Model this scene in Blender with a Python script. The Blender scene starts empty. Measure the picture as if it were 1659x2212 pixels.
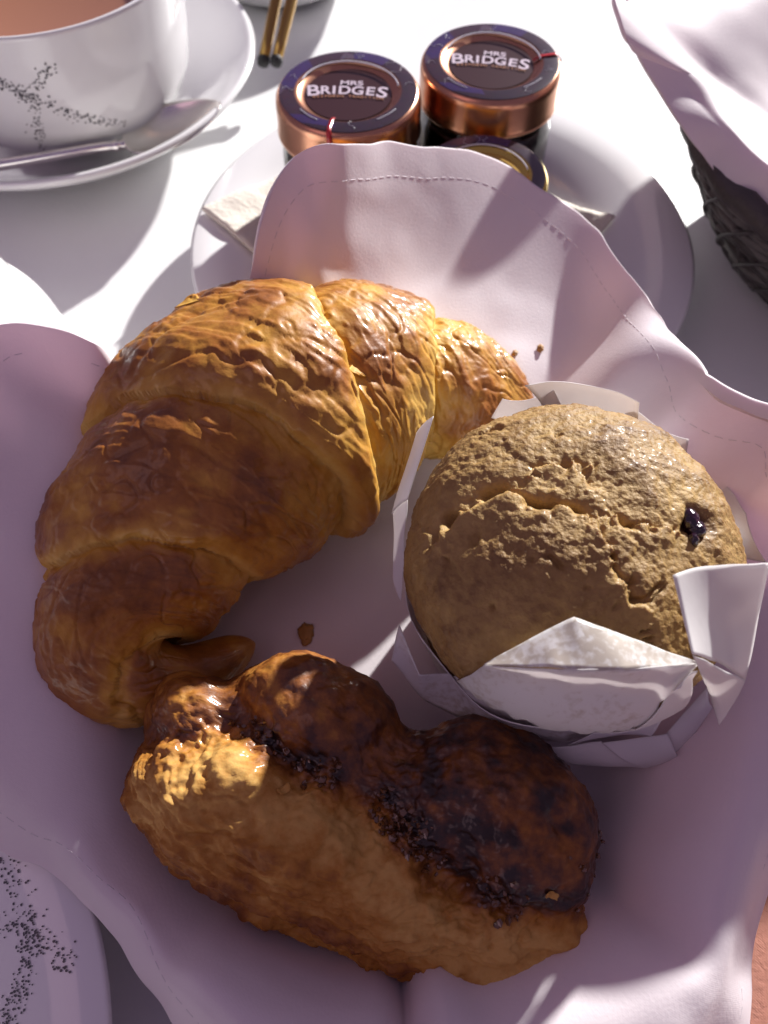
import bpy, bmesh, math, random
import numpy as np
from mathutils import Vector, Matrix

rad = math.radians
scene = bpy.context.scene
COL = scene.collection

# ------------------------------------------------------------------ camera
PITCH = rad(59.0)          # below the horizon
CAM_H = 0.188
FPX = 1736.0               # focal length in units of a 1659 x 2212 picture
cam_d = bpy.data.cameras.new('camera')
cam = bpy.data.objects.new('camera', cam_d)
COL.objects.link(cam)
cam.location = (0, 0, CAM_H)
cam.rotation_euler = (rad(90) - PITCH, 0, 0)
cam_d.sensor_fit = 'VERTICAL'
cam_d.lens = 4.0
cam_d.sensor_height = 4.0 * 2212.0 / FPX
cam_d.sensor_width = cam_d.sensor_height * 0.75
cam_d.clip_start = 0.01
cam_d.clip_end = 50
cam_d.dof.use_dof = True
cam_d.dof.focus_distance = 0.150
cam_d.dof.aperture_fstop = 3.0
scene.camera = cam

# ------------------------------------------------------------------ light
world = bpy.data.worlds.new('World')
scene.world = world
world.use_nodes = True
bgn = world.node_tree.nodes['Background']
bgn.inputs[0].default_value = (0.80, 0.60, 1.0, 1)
bgn.inputs[1].default_value = 0.112

SUN_AZ = rad(57)           # direction towards the sun, measured from +X to +Y
SUN_EL = rad(21.3)
sun_dir = Vector((math.cos(SUN_EL) * math.cos(SUN_AZ), math.cos(SUN_EL) * math.sin(SUN_AZ), math.sin(SUN_EL)))
sun_d = bpy.data.lights.new('sunlight', 'SUN')
sun_d.energy = 4.5
sun_d.angle = rad(1.5)
sun_d.color = (1.0, 0.98, 0.95)
sun = bpy.data.objects.new('sunlight', sun_d)
COL.objects.link(sun)
sun.rotation_euler = (-sun_dir).to_track_quat('-Z', 'Y').to_euler()


def area(name, loc, target, size, energy, color):
    d = bpy.data.lights.new(name, 'AREA')
    d.shape = 'RECTANGLE'
    d.size, d.size_y = size
    d.energy = energy
    d.color = color
    o = bpy.data.objects.new(name, d)
    COL.objects.link(o)
    o.location = loc
    o.rotation_euler = (Vector(target) - Vector(loc)).to_track_quat('-Z', 'Y').to_euler()
    return o


area('window_fill', (0.95, 1.25, 0.95), (0, 0.1, 0), (0.9, 1.1), 0.20, (0.86, 0.93, 1.0))  # cool lamp added as an unseen window, for fill and reflections
area('room_fill', (-0.75, -0.35, 1.05), (0, 0.1, 0), (0.7, 0.7), 0.55, (1.0, 0.63, 0.70))  # pink fill lamp added to lift the shade, no such lamp seen

scene.view_settings.view_transform = 'Standard'
scene.view_settings.look = 'None'
scene.view_settings.gamma = 1.0
scene.view_settings.exposure = 1.0
scene.view_settings.use_curve_mapping = False
scene.cycles.max_bounces = 10
scene.cycles.transmission_bounces = 8
scene.cycles.sample_clamp_indirect = 4.0
scene.cycles.caustics_reflective = False
scene.cycles.caustics_refractive = False
scene.cycles.use_denoising = True

# ------------------------------------------------------------------ helpers
_c, _s = math.cos(PITCH), math.sin(PITCH)


def P(x, y, z):
    """world point at height z whose bearing from the tripod spot is that of photo point (x, y) on a 1659 x 2212 grid"""
    u = (x - 829.5) / FPX
    v = (1106.0 - y) / FPX
    d = (u, _c + v * _s, -_s + v * _c)
    t = (CAM_H - z) / -d[2]
    return Vector((d[0] * t, d[1] * t, z))


def depth_of(p):
    return p[1] * _c + (CAM_H - p[2]) * _s


def mm(px, p):
    return px * depth_of(p) / FPX


def _hash(ix, iy, iz, seed):
    h = (ix.astype(np.int64) * 374761393 + iy.astype(np.int64) * 668265263 + iz.astype(np.int64) * 2147483647 + seed * 1274126177) & 0xFFFFFFFF
    h = ((h ^ (h >> 13)) * 1274126177) & 0xFFFFFFFF
    h = ((h ^ (h >> 16)) * 2246822519) & 0xFFFFFFFF
    return h ^ (h >> 15)


_G = np.array([(1, 1, 0), (-1, 1, 0), (1, -1, 0), (-1, -1, 0), (1, 0, 1), (-1, 0, 1), (1, 0, -1), (-1, 0, -1),
               (0, 1, 1), (0, -1, 1), (0, 1, -1), (0, -1, -1), (1, 1, 0), (-1, 1, 0), (0, -1, 1), (0, -1, -1)], float)


def noise(p, seed=0):
    p = np.asarray(p, float)
    i = np.floor(p).astype(np.int64)
    f = p - i
    w = f * f * f * (f * (f * 6 - 15) + 10)
    out = np.zeros(len(p))
    for dx in (0, 1):
        wx = w[:, 0] if dx else 1 - w[:, 0]
        for dy in (0, 1):
            wy = w[:, 1] if dy else 1 - w[:, 1]
            for dz in (0, 1):
                wz = w[:, 2] if dz else 1 - w[:, 2]
                g = _G[_hash(i[:, 0] + dx, i[:, 1] + dy, i[:, 2] + dz, seed) & 15]
                out += wx * wy * wz * (g[:, 0] * (f[:, 0] - dx) + g[:, 1] * (f[:, 1] - dy) + g[:, 2] * (f[:, 2] - dz))
    return out


def fbm(p, octaves=4, seed=0, gain=0.5):
    p = np.asarray(p, float)
    a, o, tot = 1.0, np.zeros(len(p)), 0
    for k in range(octaves):
        o += a * noise(p * (2.03 ** k) + 17.3 * k, seed + k)
        tot += a
        a *= gain
    return o / tot


def terrace(x, k, sharp=0.72):
    t = x * k
    b = np.floor(t)
    return (b + smooth(sharp, 1.0, t - b)) / k


def smooth(e0, e1, x):
    t = np.clip((x - e0) / (e1 - e0), 0, 1)
    return t * t * (3 - 2 * t)


def catmull(pts, n, closed=False):
    pts = np.asarray(pts, float)
    m = len(pts)
    segs = m if closed else m - 1
    t = np.linspace(0, segs, n, endpoint=not closed)
    i = np.minimum(t.astype(int), segs - 1)
    f = (t - i)[:, None]

    def g(k):
        k = k % m if closed else np.clip(k, 0, m - 1)
        return pts[k]
    p0, p1, p2, p3 = g(i - 1), g(i), g(i + 1), g(i + 2)
    return 0.5 * (2 * p1 + (p2 - p0) * f + (2 * p0 - 5 * p1 + 4 * p2 - p3) * f ** 2 + (3 * p1 - p0 - 3 * p2 + p3) * f ** 3)


def mesh_obj(name, verts, faces, mat, parent=None, smooth_shade=True, attrs=None, uv=None):
    me = bpy.data.meshes.new(name)
    v = np.asarray(verts, float)
    me.from_pydata(v.tolist() if len(v) < 5000 else v, [], faces if isinstance(faces, list) else faces.tolist())
    me.materials.append(mat)
    if smooth_shade:
        me.polygons.foreach_set('use_smooth', np.ones(len(me.polygons), bool))
    if attrs:
        for k, a in attrs.items():
            at = me.attributes.new(k, 'FLOAT', 'POINT')
            at.data.foreach_set('value', np.asarray(a, np.float32))
    me.update()
    o = bpy.data.objects.new(name, me)
    COL.objects.link(o)
    if parent:
        o.parent = parent
    return o


def grid_faces(nu, nv, closed_u=False, closed_v=False):
    uu = nu if closed_u else nu - 1
    vv = nv if closed_v else nv - 1
    a, b = np.meshgrid(np.arange(uu), np.arange(vv), indexing='ij')
    a1, b1 = (a + 1) % nu, (b + 1) % nv
    return np.stack([a * nv + b, a1 * nv + b, a1 * nv + b1, a * nv + b1], -1).reshape(-1, 4)


def lathe(name, prof, mat, parent=None, seg=96, loc=(0, 0, 0), a0=0.0, a1=2 * math.pi, sub=1):
    """surface of revolution of a list of (radius, height)"""
    pr = np.asarray(prof, float)
    if sub > 1:
        pr = catmull(pr, (len(pr) - 1) * sub + 1)
        pr[:, 0] = np.maximum(pr[:, 0], 0)
    full = abs(a1 - a0 - 2 * math.pi) < 1e-6
    ang = np.linspace(a0, a1, seg, endpoint=not full)
    v = np.stack([np.cos(ang)[:, None] * pr[:, 0], np.sin(ang)[:, None] * pr[:, 0], np.ones(seg)[:, None] * pr[:, 1]], -1).reshape(-1, 3)
    v += np.asarray(loc)
    return mesh_obj(name, v, grid_faces(seg, len(pr), full), mat, parent)


def tube(name, pts, r, mat, parent=None, seg=8, closed=False, caps=True):
    pts = np.asarray(pts, float)
    n = len(pts)
    r = np.broadcast_to(np.asarray(r, float), (n,))
    T = (np.roll(pts, -1, 0) - np.roll(pts, 1, 0)) if closed else np.gradient(pts, axis=0)
    T /= np.linalg.norm(T, axis=1)[:, None] + 1e-12
    up = np.array([0, 0, 1.0]) if abs(T[:, 2]).mean() < 0.8 else np.array([1.0, 0, 0])
    S = np.cross(T, up)
    S /= np.linalg.norm(S, axis=1)[:, None] + 1e-12
    U = np.cross(S, T)
    a = np.linspace(0, 2 * math.pi, seg, endpoint=False)
    v = pts[:, None] + r[:, None, None] * (np.cos(a)[None, :, None] * S[:, None] + np.sin(a)[None, :, None] * U[:, None])
    v = v.reshape(-1, 3)
    f = grid_faces(n, seg, closed, True).tolist()
    if caps and not closed:
        f.append(list(range(seg)))
        f.append(list(range((n - 1) * seg, n * seg))[::-1])
    return mesh_obj(name, v, f, mat, parent)


_ico = {}


def ico(level):
    if level not in _ico:
        bm = bmesh.new()
        bmesh.ops.create_icosphere(bm, subdivisions=level, radius=1)
        bm.verts.index_update()
        v = np.array([x.co[:] for x in bm.verts])
        f = np.array([[q.index for q in x.verts] for x in bm.faces])
        bm.free()
        _ico[level] = (v / np.linalg.norm(v, axis=1)[:, None], f)
    return _ico[level]


def thing(name, label, cat, loc=(0, 0, 0), group=None):
    o = bpy.data.objects.new(name, None)
    o.empty_display_size = 0.01
    COL.objects.link(o)
    o.location = loc
    o['label'] = label
    o['category'] = cat
    if group:
        o['group'] = group
    return o


def tag(o, label, cat, group=None):
    o['label'] = label
    o['category'] = cat
    if group:
        o['group'] = group
    return o


def solid(o, th, off=-1):
    m = o.modifiers.new('thickness', 'SOLIDIFY')
    m.thickness = th
    m.offset = off
    return o


# ------------------------------------------------------------------ materials
def new_mat(name):
    m = bpy.data.materials.new(name)
    m.use_nodes = True
    nt = m.node_tree
    return m, nt, nt.nodes['Principled BSDF'], nt.nodes['Material Output']


def simple(name, col, rough=0.5, metal=0.0, coat=0.0, bump=None, spec=0.5, var=0.0, vscale=200):
    m, nt, b, out = new_mat(name)
    b.inputs['Base Color'].default_value = (*col, 1)
    b.inputs['Roughness'].default_value = rough
    b.inputs['Metallic'].default_value = metal
    b.inputs['Coat Weight'].default_value = coat
    b.inputs['Coat Roughness'].default_value = 0.08
    b.inputs['Specular IOR Level'].default_value = spec
    tc = nt.nodes.new('ShaderNodeTexCoord')
    if var:
        n = nt.nodes.new('ShaderNodeTexNoise')
        n.inputs['Scale'].default_value = vscale
        n.inputs['Detail'].default_value = 5
        nt.links.new(tc.outputs['Object'], n.inputs['Vector'])
        mx = nt.nodes.new('ShaderNodeMix')
        mx.data_type = 'RGBA'
        mx.inputs[6].default_value = (*[c * (1 - var) for c in col], 1)
        mx.inputs[7].default_value = (*[min(1, c * (1 + var)) for c in col], 1)
        nt.links.new(n.outputs['Fac'], mx.inputs[0])
        nt.links.new(mx.outputs[2], b.inputs['Base Color'])
    if bump:
        n = nt.nodes.new('ShaderNodeTexNoise')
        n.inputs['Scale'].default_value = bump[0]
        n.inputs['Detail'].default_value = 4
        nt.links.new(tc.outputs['Object'], n.inputs['Vector'])
        bp = nt.nodes.new('ShaderNodeBump')
        bp.inputs['Strength'].default_value = bump[1]
        bp.inputs['Distance'].default_value = bump[2]
        nt.links.new(n.outputs['Fac'], bp.inputs['Height'])
        nt.links.new(bp.outputs['Normal'], b.inputs['Normal'])
    return m


def cloth_mat(name, col, trans_col, trans=0.3, weave=2600.0, strength=0.35, rough=0.85, spec=0.15):
    """woven cotton: twill bump and some light through the cloth"""
    m, nt, b, out = new_mat(name)
    L = nt.links
    tc = nt.nodes.new('ShaderNodeTexCoord')
    w1 = nt.nodes.new('ShaderNodeTexWave')
    w1.bands_direction = 'DIAGONAL'
    w1.inputs['Scale'].default_value = weave / 2.4
    w1.inputs['Distortion'].default_value = 1.2
    w1.inputs['Detail'].default_value = 2
    L.new(tc.outputs['Object'], w1.inputs['Vector'])
    n = nt.nodes.new('ShaderNodeTexNoise')
    n.inputs['Scale'].default_value = weave / 2.2
    n.inputs['Detail'].default_value = 3
    L.new(tc.outputs['Object'], n.inputs['Vector'])
    ad = nt.nodes.new('ShaderNodeMath')
    ad.operation = 'MULTIPLY_ADD'
    ad.inputs[1].default_value = 0.10
    L.new(w1.outputs['Fac'], ad.inputs[0])
    L.new(n.outputs['Fac'], ad.inputs[2])
    bp = nt.nodes.new('ShaderNodeBump')
    bp.inputs['Strength'].default_value = strength
    bp.inputs['Distance'].default_value = 0.0003
    L.new(ad.outputs[0], bp.inputs['Height'])
    n2 = nt.nodes.new('ShaderNodeTexNoise')
    n2.inputs['Scale'].default_value = 90
    n2.inputs['Detail'].default_value = 6
    L.new(tc.outputs['Object'], n2.inputs['Vector'])
    mx = nt.nodes.new('ShaderNodeMix')
    mx.data_type = 'RGBA'
    mx.inputs[6].default_value = (*[c * 0.95 for c in col], 1)
    mx.inputs[7].default_value = (*col, 1)
    L.new(n2.outputs['Fac'], mx.inputs[0])
    L.new(mx.outputs[2], b.inputs['Base Color'])
    L.new(bp.outputs['Normal'], b.inputs['Normal'])
    b.inputs['Roughness'].default_value = rough
    b.inputs['Specular IOR Level'].default_value = spec
    b.inputs['Sheen Weight'].default_value = 0.15
    tr = nt.nodes.new('ShaderNodeBsdfTranslucent')
    tr.inputs['Color'].default_value = (*trans_col, 1)
    L.new(bp.outputs['Normal'], tr.inputs['Normal'])
    ms = nt.nodes.new('ShaderNodeMixShader')
    ms.inputs[0].default_value = trans
    L.new(b.outputs[0], ms.inputs[1])
    L.new(tr.outputs[0], ms.inputs[2])
    L.new(ms.outputs[0], out.inputs['Surface'])
    return m


def pastry_mat(name, stops, rough=(0.55, 0.3), coat=0.3, fine=1500, fine_s=0.4, sss=0.08, mottling=0.25, mscale=260):
    """baked dough: the attribute 'bake' (0 pale .. 1 dark) picks the crust colour"""
    m, nt, b, out = new_mat(name)
    L = nt.links
    at = nt.nodes.new('ShaderNodeAttribute')
    at.attribute_name = 'bake'
    tc = nt.nodes.new('ShaderNodeTexCoord')
    n = nt.nodes.new('ShaderNodeTexNoise')
    n.inputs['Scale'].default_value = mscale
    n.inputs['Detail'].default_value = 8
    n.inputs['Roughness'].default_value = 0.65
    L.new(tc.outputs['Object'], n.inputs['Vector'])
    sb = nt.nodes.new('ShaderNodeMath')
    sb.operation = 'SUBTRACT'
    sb.inputs[1].default_value = 0.5
    L.new(n.outputs['Fac'], sb.inputs[0])
    ma = nt.nodes.new('ShaderNodeMath')
    ma.operation = 'MULTIPLY_ADD'
    ma.inputs[1].default_value = mottling * 2
    L.new(sb.outputs[0], ma.inputs[0])
    L.new(at.outputs['Fac'], ma.inputs[2])
    cr = nt.nodes.new('ShaderNodeValToRGB')
    el = cr.color_ramp.elements
    el[0].position, el[0].color = stops[0][0], (*stops[0][1], 1)
    el[1].position, el[1].color = stops[-1][0], (*stops[-1][1], 1)
    for p_, c_ in stops[1:-1]:
        e = el.new(p_)
        e.color = (*c_, 1)
    L.new(ma.outputs[0], cr.inputs['Fac'])
    L.new(cr.outputs['Color'], b.inputs['Base Color'])
    rr = nt.nodes.new('ShaderNodeMapRange')
    rr.inputs['From Min'].default_value = 0.1
    rr.inputs['From Max'].default_value = 0.9
    rr.inputs['To Min'].default_value = rough[0]
    rr.inputs['To Max'].default_value = rough[1]
    L.new(ma.outputs[0], rr.inputs['Value'])
    L.new(rr.outputs[0], b.inputs['Roughness'])
    gl = nt.nodes.new('ShaderNodeAttribute')
    gl.attribute_name = 'gloss'
    gm = nt.nodes.new('ShaderNodeMath')
    gm.operation = 'MULTIPLY'
    gm.inputs[1].default_value = coat
    L.new(gl.outputs['Fac'], gm.inputs[0])
    L.new(gm.outputs[0], b.inputs['Coat Weight'])
    b.inputs['Coat Roughness'].default_value = 0.15
    b.inputs['Specular IOR Level'].default_value = 0.3
    b.inputs['Subsurface Weight'].default_value = sss
    b.inputs['Subsurface Radius'].default_value = (1.0, 0.45, 0.15)
    b.inputs['Subsurface Scale'].default_value = 0.002
    f = nt.nodes.new('ShaderNodeTexNoise')
    f.inputs['Scale'].default_value = fine
    f.inputs['Detail'].default_value = 5
    L.new(tc.outputs['Object'], f.inputs['Vector'])
    bp = nt.nodes.new('ShaderNodeBump')
    bp.inputs['Strength'].default_value = fine_s
    bp.inputs['Distance'].default_value = 0.0003
    L.new(f.outputs['Fac'], bp.inputs['Height'])
    L.new(bp.outputs['Normal'], b.inputs['Normal'])
    return m


def glass(name, col, rough=0.02):
    m, nt, b, out = new_mat(name)
    b.inputs['Base Color'].default_value = (*col, 1)
    b.inputs['Roughness'].default_value = rough
    b.inputs['Transmission Weight'].default_value = 1.0
    b.inputs['IOR'].default_value = 1.45
    return m


M = {}
M['linen'] = cloth_mat('white_table_linen', (0.80, 0.80, 0.80), (0.8, 0.8, 0.8), 0.0, 2200, 0.25, 0.42, 0.8)
M['liner'] = cloth_mat('white_cotton', (0.84, 0.78, 0.80), (0.92, 0.66, 0.74), 0.24, 3400, 0.15, 0.6, 0.35)
M['salmon'] = cloth_mat('salmon_linen', (0.48, 0.215, 0.155), (0.5, 0.2, 0.15), 0.0, 2600, 0.6)
M['china'] = simple('white_porcelain', (0.80, 0.79, 0.79), 0.12, coat=0.6, bump=(25, 0.02, 0.001))
M['ink'] = simple('black_print', (0.075, 0.068, 0.08), 0.3)
M['tea'] = simple('milky_tea', (0.30, 0.13, 0.07), 0.08, coat=0.3)
M['steel'] = simple('polished_steel', (0.84, 0.80, 0.77), 0.18, 1.0, bump=(300, 0.03, 0.0005))
M['copper'] = simple('copper_lid', (0.62, 0.31, 0.19), 0.25, 1.0, bump=(260, 0.05, 0.0005))
M['gold'] = simple('gold_lid', (0.72, 0.52, 0.12), 0.22, 1.0, bump=(260, 0.05, 0.0005))
M['maroon'] = simple('dark_maroon_lacquer', (0.040, 0.012, 0.012), 0.3, 0.0, 0.5)
M['yellow'] = simple('yellow_lacquer', (0.50, 0.30, 0.04), 0.3, 0.0, 0.5)
M['letter'] = simple('pale_lettering', (0.62, 0.52, 0.60), 0.4)
M['letter2'] = simple('copper_lettering', (0.36, 0.17, 0.10), 0.4)
M['red'] = simple('red_tear_strip', (0.45, 0.015, 0.02), 0.3, coat=0.4)
M['film'] = simple('painted_film_glint', (0.75, 0.75, 0.80), 0.12, coat=1.0)  # pale opaque colour standing in for the film's glints
M['glass'] = glass('clear_glass', (1, 1, 1))
M['amber'] = simple('amber_marmalade', (0.55, 0.25, 0.01), 0.15, coat=0.5, var=0.3, vscale=180)
M['berry_jam'] = simple('dark_berry_jam', (0.05, 0.006, 0.010), 0.15, coat=0.5)
M['honey'] = simple('golden_honey', (0.55, 0.30, 0.03), 0.12, coat=0.5)
M['brass'] = simple('aged_brass', (0.42, 0.26, 0.08), 0.3, 1.0, bump=(500, 0.15, 0.0005))
M['black'] = simple('black_rubber', (0.012, 0.011, 0.012), 0.6)
M['wicker'] = simple('dark_wicker', (0.050, 0.042, 0.040), 0.55, bump=(900, 0.5, 0.0006), var=0.45, vscale=350)
M['wicker_pale'] = simple('grey_wicker', (0.11, 0.098, 0.092), 0.5, bump=(900, 0.5, 0.0006), var=0.4, vscale=350)
M['loaf'] = simple('dark_crust', (0.045, 0.026, 0.032), 0.55, bump=(300, 0.4, 0.001), var=0.4)
M['thread'] = simple('white_thread', (0.70, 0.63, 0.66), 0.9)
M['berry'] = simple('blackcurrant_skin', (0.018, 0.003, 0.012), 0.12, coat=0.8, bump=(700, 0.4, 0.0006))
M['crumb'] = simple('pastry_crumb', (0.34, 0.17, 0.045), 0.6, var=0.4, vscale=600)
M['flake'] = simple('pale_pastry_flake', (0.50, 0.26, 0.055), 0.45, coat=0.3, var=0.35, vscale=500)
M['sugar'] = simple('dark_sugar_crust', (0.12, 0.048, 0.018), 0.2, coat=1.0, var=0.8, vscale=900)
M['tissue'] = simple('paper_tissue', (0.72, 0.66, 0.58), 0.9, bump=(700, 0.6, 0.0006))


def purple_print():
    """printed ring of the lids: violet, plum and grey patches"""
    m, nt, b, out = new_mat('purple_patch_print')
    L = nt.links
    tc = nt.nodes.new('ShaderNodeTexCoord')
    v = nt.nodes.new('ShaderNodeTexVoronoi')
    v.inputs['Scale'].default_value = 95
    L.new(tc.outputs['Object'], v.inputs['Vector'])
    sx = nt.nodes.new('ShaderNodeSeparateColor')
    L.new(v.outputs['Color'], sx.inputs[0])
    cr = nt.nodes.new('ShaderNodeValToRGB')
    cr.color_ramp.interpolation = 'CONSTANT'
    e = cr.color_ramp.elements
    e[0].position, e[0].color = 0, (0.045, 0.026, 0.040, 1)
    e[1].position, e[1].color = 0.3, (0.060, 0.036, 0.13, 1)
    for p_, c_ in ((0.5, (0.060, 0.032, 0.045)), (0.68, (0.12, 0.085, 0.12)), (0.82, (0.05, 0.03, 0.08))):
        k = e.new(p_)
        k.color = (*c_, 1)
    L.new(sx.outputs[0], cr.inputs[0])
    n = nt.nodes.new('ShaderNodeTexNoise')
    n.inputs['Scale'].default_value = 700
    L.new(tc.outputs['Object'], n.inputs['Vector'])
    mx = nt.nodes.new('ShaderNodeMix')
    mx.data_type = 'RGBA'
    mx.blend_type = 'MULTIPLY'
    mx.inputs[0].default_value = 0.5
    L.new(cr.outputs[0], mx.inputs[6])
    L.new(n.outputs['Color'], mx.inputs[7])
    L.new(mx.outputs[2], b.inputs['Base Color'])
    b.inputs['Roughness'].default_value = 0.25
    b.inputs['Coat Weight'].default_value = 0.8
    b.inputs['Coat Roughness'].default_value = 0.1
    return m


M['purple'] = purple_print()


def paper_mat():
    """waxed muffin paper with grease-spotted patches"""
    m, nt, b, out = new_mat('waxed_white_paper')
    L = nt.links
    tc = nt.nodes.new('ShaderNodeTexCoord')
    n = nt.nodes.new('ShaderNodeTexNoise')
    n.inputs['Scale'].default_value = 70
    n.inputs['Detail'].default_value = 3
    L.new(tc.outputs['Object'], n.inputs['Vector'])
    n3 = nt.nodes.new('ShaderNodeTexNoise')
    n3.inputs['Scale'].default_value = 900
    n3.inputs['Detail'].default_value = 4
    L.new(tc.outputs['Object'], n3.inputs['Vector'])
    mu = nt.nodes.new('ShaderNodeMath')
    mu.operation = 'MULTIPLY'
    L.new(n.outputs['Fac'], mu.inputs[0])
    L.new(n3.outputs['Fac'], mu.inputs[1])
    at = nt.nodes.new('ShaderNodeAttribute')
    at.attribute_name = 'grease'
    m2 = nt.nodes.new('ShaderNodeMath')
    m2.operation = 'MULTIPLY'
    L.new(mu.outputs[0], m2.inputs[0])
    L.new(at.outputs['Fac'], m2.inputs[1])
    cr = nt.nodes.new('ShaderNodeValToRGB')
    cr.color_ramp.elements[0].position = 0.20
    cr.color_ramp.elements[0].color = (0.84, 0.83, 0.82, 1)
    cr.color_ramp.elements[1].position = 0.32
    cr.color_ramp.elements[1].color = (0.58, 0.52, 0.45, 1)
    L.new(m2.outputs[0], cr.inputs[0])
    L.new(cr.outputs[0], b.inputs['Base Color'])
    b.inputs['Roughness'].default_value = 0.42
    bp = nt.nodes.new('ShaderNodeBump')
    bp.inputs['Strength'].default_value = 0.12
    bp.inputs['Distance'].default_value = 0.0003
    L.new(n3.outputs['Fac'], bp.inputs['Height'])
    L.new(bp.outputs[0], b.inputs['Normal'])
    tr = nt.nodes.new('ShaderNodeBsdfTranslucent')
    tr.inputs['Color'].default_value = (0.90, 0.85, 0.84, 1)
    ms = nt.nodes.new('ShaderNodeMixShader')
    ms.inputs[0].default_value = 0.38
    L.new(b.outputs[0], ms.inputs[1])
    L.new(tr.outputs[0], ms.inputs[2])
    L.new(ms.outputs[0], out.inputs['Surface'])
    return m


M['paper'] = paper_mat()
M['croissant'] = pastry_mat('croissant_crust', [(0.0, (0.66, 0.42, 0.10)), (0.3, (0.52, 0.26, 0.035)), (0.6, (0.30, 0.105, 0.014)),
                                                (0.85, (0.13, 0.036, 0.007)), (1.0, (0.06, 0.016, 0.005))], (0.60, 0.42), 0.5, 1300, 0.3)
M['danish'] = pastry_mat('glazed_danish_crust', [(0.0, (0.56, 0.32, 0.09)), (0.3, (0.40, 0.17, 0.026)), (0.55, (0.22, 0.072, 0.011)),
                                                 (0.8, (0.085, 0.024, 0.007)), (1.0, (0.022, 0.008, 0.006))], (0.72, 0.45), 0.6, 1100, 0.5, 0.08, 0.42, 330)
M['cake'] = pastry_mat('muffin_crumb', [(0.0, (0.50, 0.33, 0.13)), (0.35, (0.39, 0.245, 0.085)), (0.65, (0.255, 0.145, 0.048)),
                                        (0.9, (0.10, 0.036, 0.012)), (1.0, (0.03, 0.006, 0.015))], (0.62, 0.5), 0.10, 2000, 0.8, 0.12, 0.30, 420)

# ------------------------------------------------------------------ table
n = 161
gx, gy = np.meshgrid(np.linspace(-0.75, 0.75, n), np.linspace(-0.45, 1.05, n), indexing='ij')
gp = np.stack([gx.ravel(), gy.ravel(), np.zeros(n * n)], -1)
gz = 0.0008 * fbm(gp * 9, 3, 5) - 0.0006
table = mesh_obj('tablecloth', np.stack([gx.ravel(), gy.ravel(), gz], -1), grid_faces(n, n), M['linen'])
table['kind'] = 'structure'
table['label'] = 'white linen tablecloth spread under everything'

# salmon place mat, mostly under the basket
nx, ny = 61, 31
ux, uy = np.meshgrid(np.linspace(-0.025, 0.26, nx), np.linspace(-0.22, 0.022, ny), indexing='ij')
pp = np.stack([ux.ravel(), uy.ravel(), np.zeros(nx * ny)], -1)
mat_o = mesh_obj('place_mat', np.stack([ux.ravel(), uy.ravel(), 0.0022 + 0.0006 * fbm(pp * 20, 2, 8)], -1), grid_faces(nx, ny), M['salmon'])
solid(mat_o, 0.0015)
tag(mat_o, 'salmon pink woven place mat at the bottom right corner', 'place mat')


# ------------------------------------------------------------------ baskets
def basket(name, label, cx, cy, r0, r1, h, rows, stakes, twin, strand_r=0.0021, group=None):
    t = thing(name, label, 'basket', (cx, cy, 0.0), group)
    lathe('base', [(0, 0.002), (r0 * 0.7, 0.002), (r0, 0.004), (r0 * 0.98, 0.007), (0, 0.006)], M['wicker'], t, 48)
    rng = random.Random(twin)
    for k in range(stakes):
        a = 2 * math.pi * k / stakes
        pts = [((r0 + (r1 - r0) * q ** 0.8) * math.cos(a), (r0 + (r1 - r0) * q ** 0.8) * math.sin(a), 0.004 + (h - 0.006) * q) for q in np.linspace(0, 1, 6)]
        tube('stake', pts, 0.0017, M['wicker'], t, 6)
    nseg = stakes * 6
    for k in range(rows):
        q = (k + 0.5) / rows
        z = 0.005 + (h - 0.007) * q
        rr = r0 + (r1 - r0) * q ** 0.8
        ph = rng.random() * 0.15
        pts = []
        for i in range(nseg):
            a = 2 * math.pi * i / nseg
            w = 0.30 * math.cos(stakes / 2 * a + (k % 2) * math.pi)
            pts.append(((rr + 0.0022 * w) * math.cos(a), (rr + 0.0022 * w) * math.sin(a), z + 0.0006 * math.sin(5 * a + ph * 40)))
        tube('weave_strand', pts, strand_r * (0.85 + 0.3 * rng.random()), M['wicker'] if rng.random() < 0.5 else M['wicker_pale'], t, 6, closed=True)
    # slanting outer canes
    for k in range(stakes):
        a = 2 * math.pi * (k + 0.5) / stakes
        pts = []
        for q in np.linspace(0.03, 1, 10):
            rr = r0 + (r1 - r0) * q ** 0.8 + 0.0024
            aa = a + 0.55 * (q - 0.5)
            pts.append((rr * math.cos(aa), rr * math.sin(aa), 0.005 + (h - 0.007) * q))
        tube('slanting_cane', pts, 0.0006, M['wicker'], t, 5)
    pts = [(r1 * math.cos(a), r1 * math.sin(a), h - 0.0005 + 0.0008 * math.sin(a * stakes)) for a in np.linspace(0, 2 * math.pi, 96, endpoint=False)]
    tube('rim', pts, 0.0034, M['wicker'], t, 8, closed=True)
    return t


BC = np.array([0.0, 0.062])
basket('bread_basket', 'dark wicker basket under the white napkin that holds the three pastries', BC[0], BC[1], 0.053, 0.0655, 0.0195, 6, 20, 1)
RB = np.array([0.163, 0.215])
basket('bread_basket', 'dark wicker basket at the right edge with a white cloth over its rim', RB[0], RB[1], 0.048, 0.073, 0.0455, 18, 30, 2, 0.0013)


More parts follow.
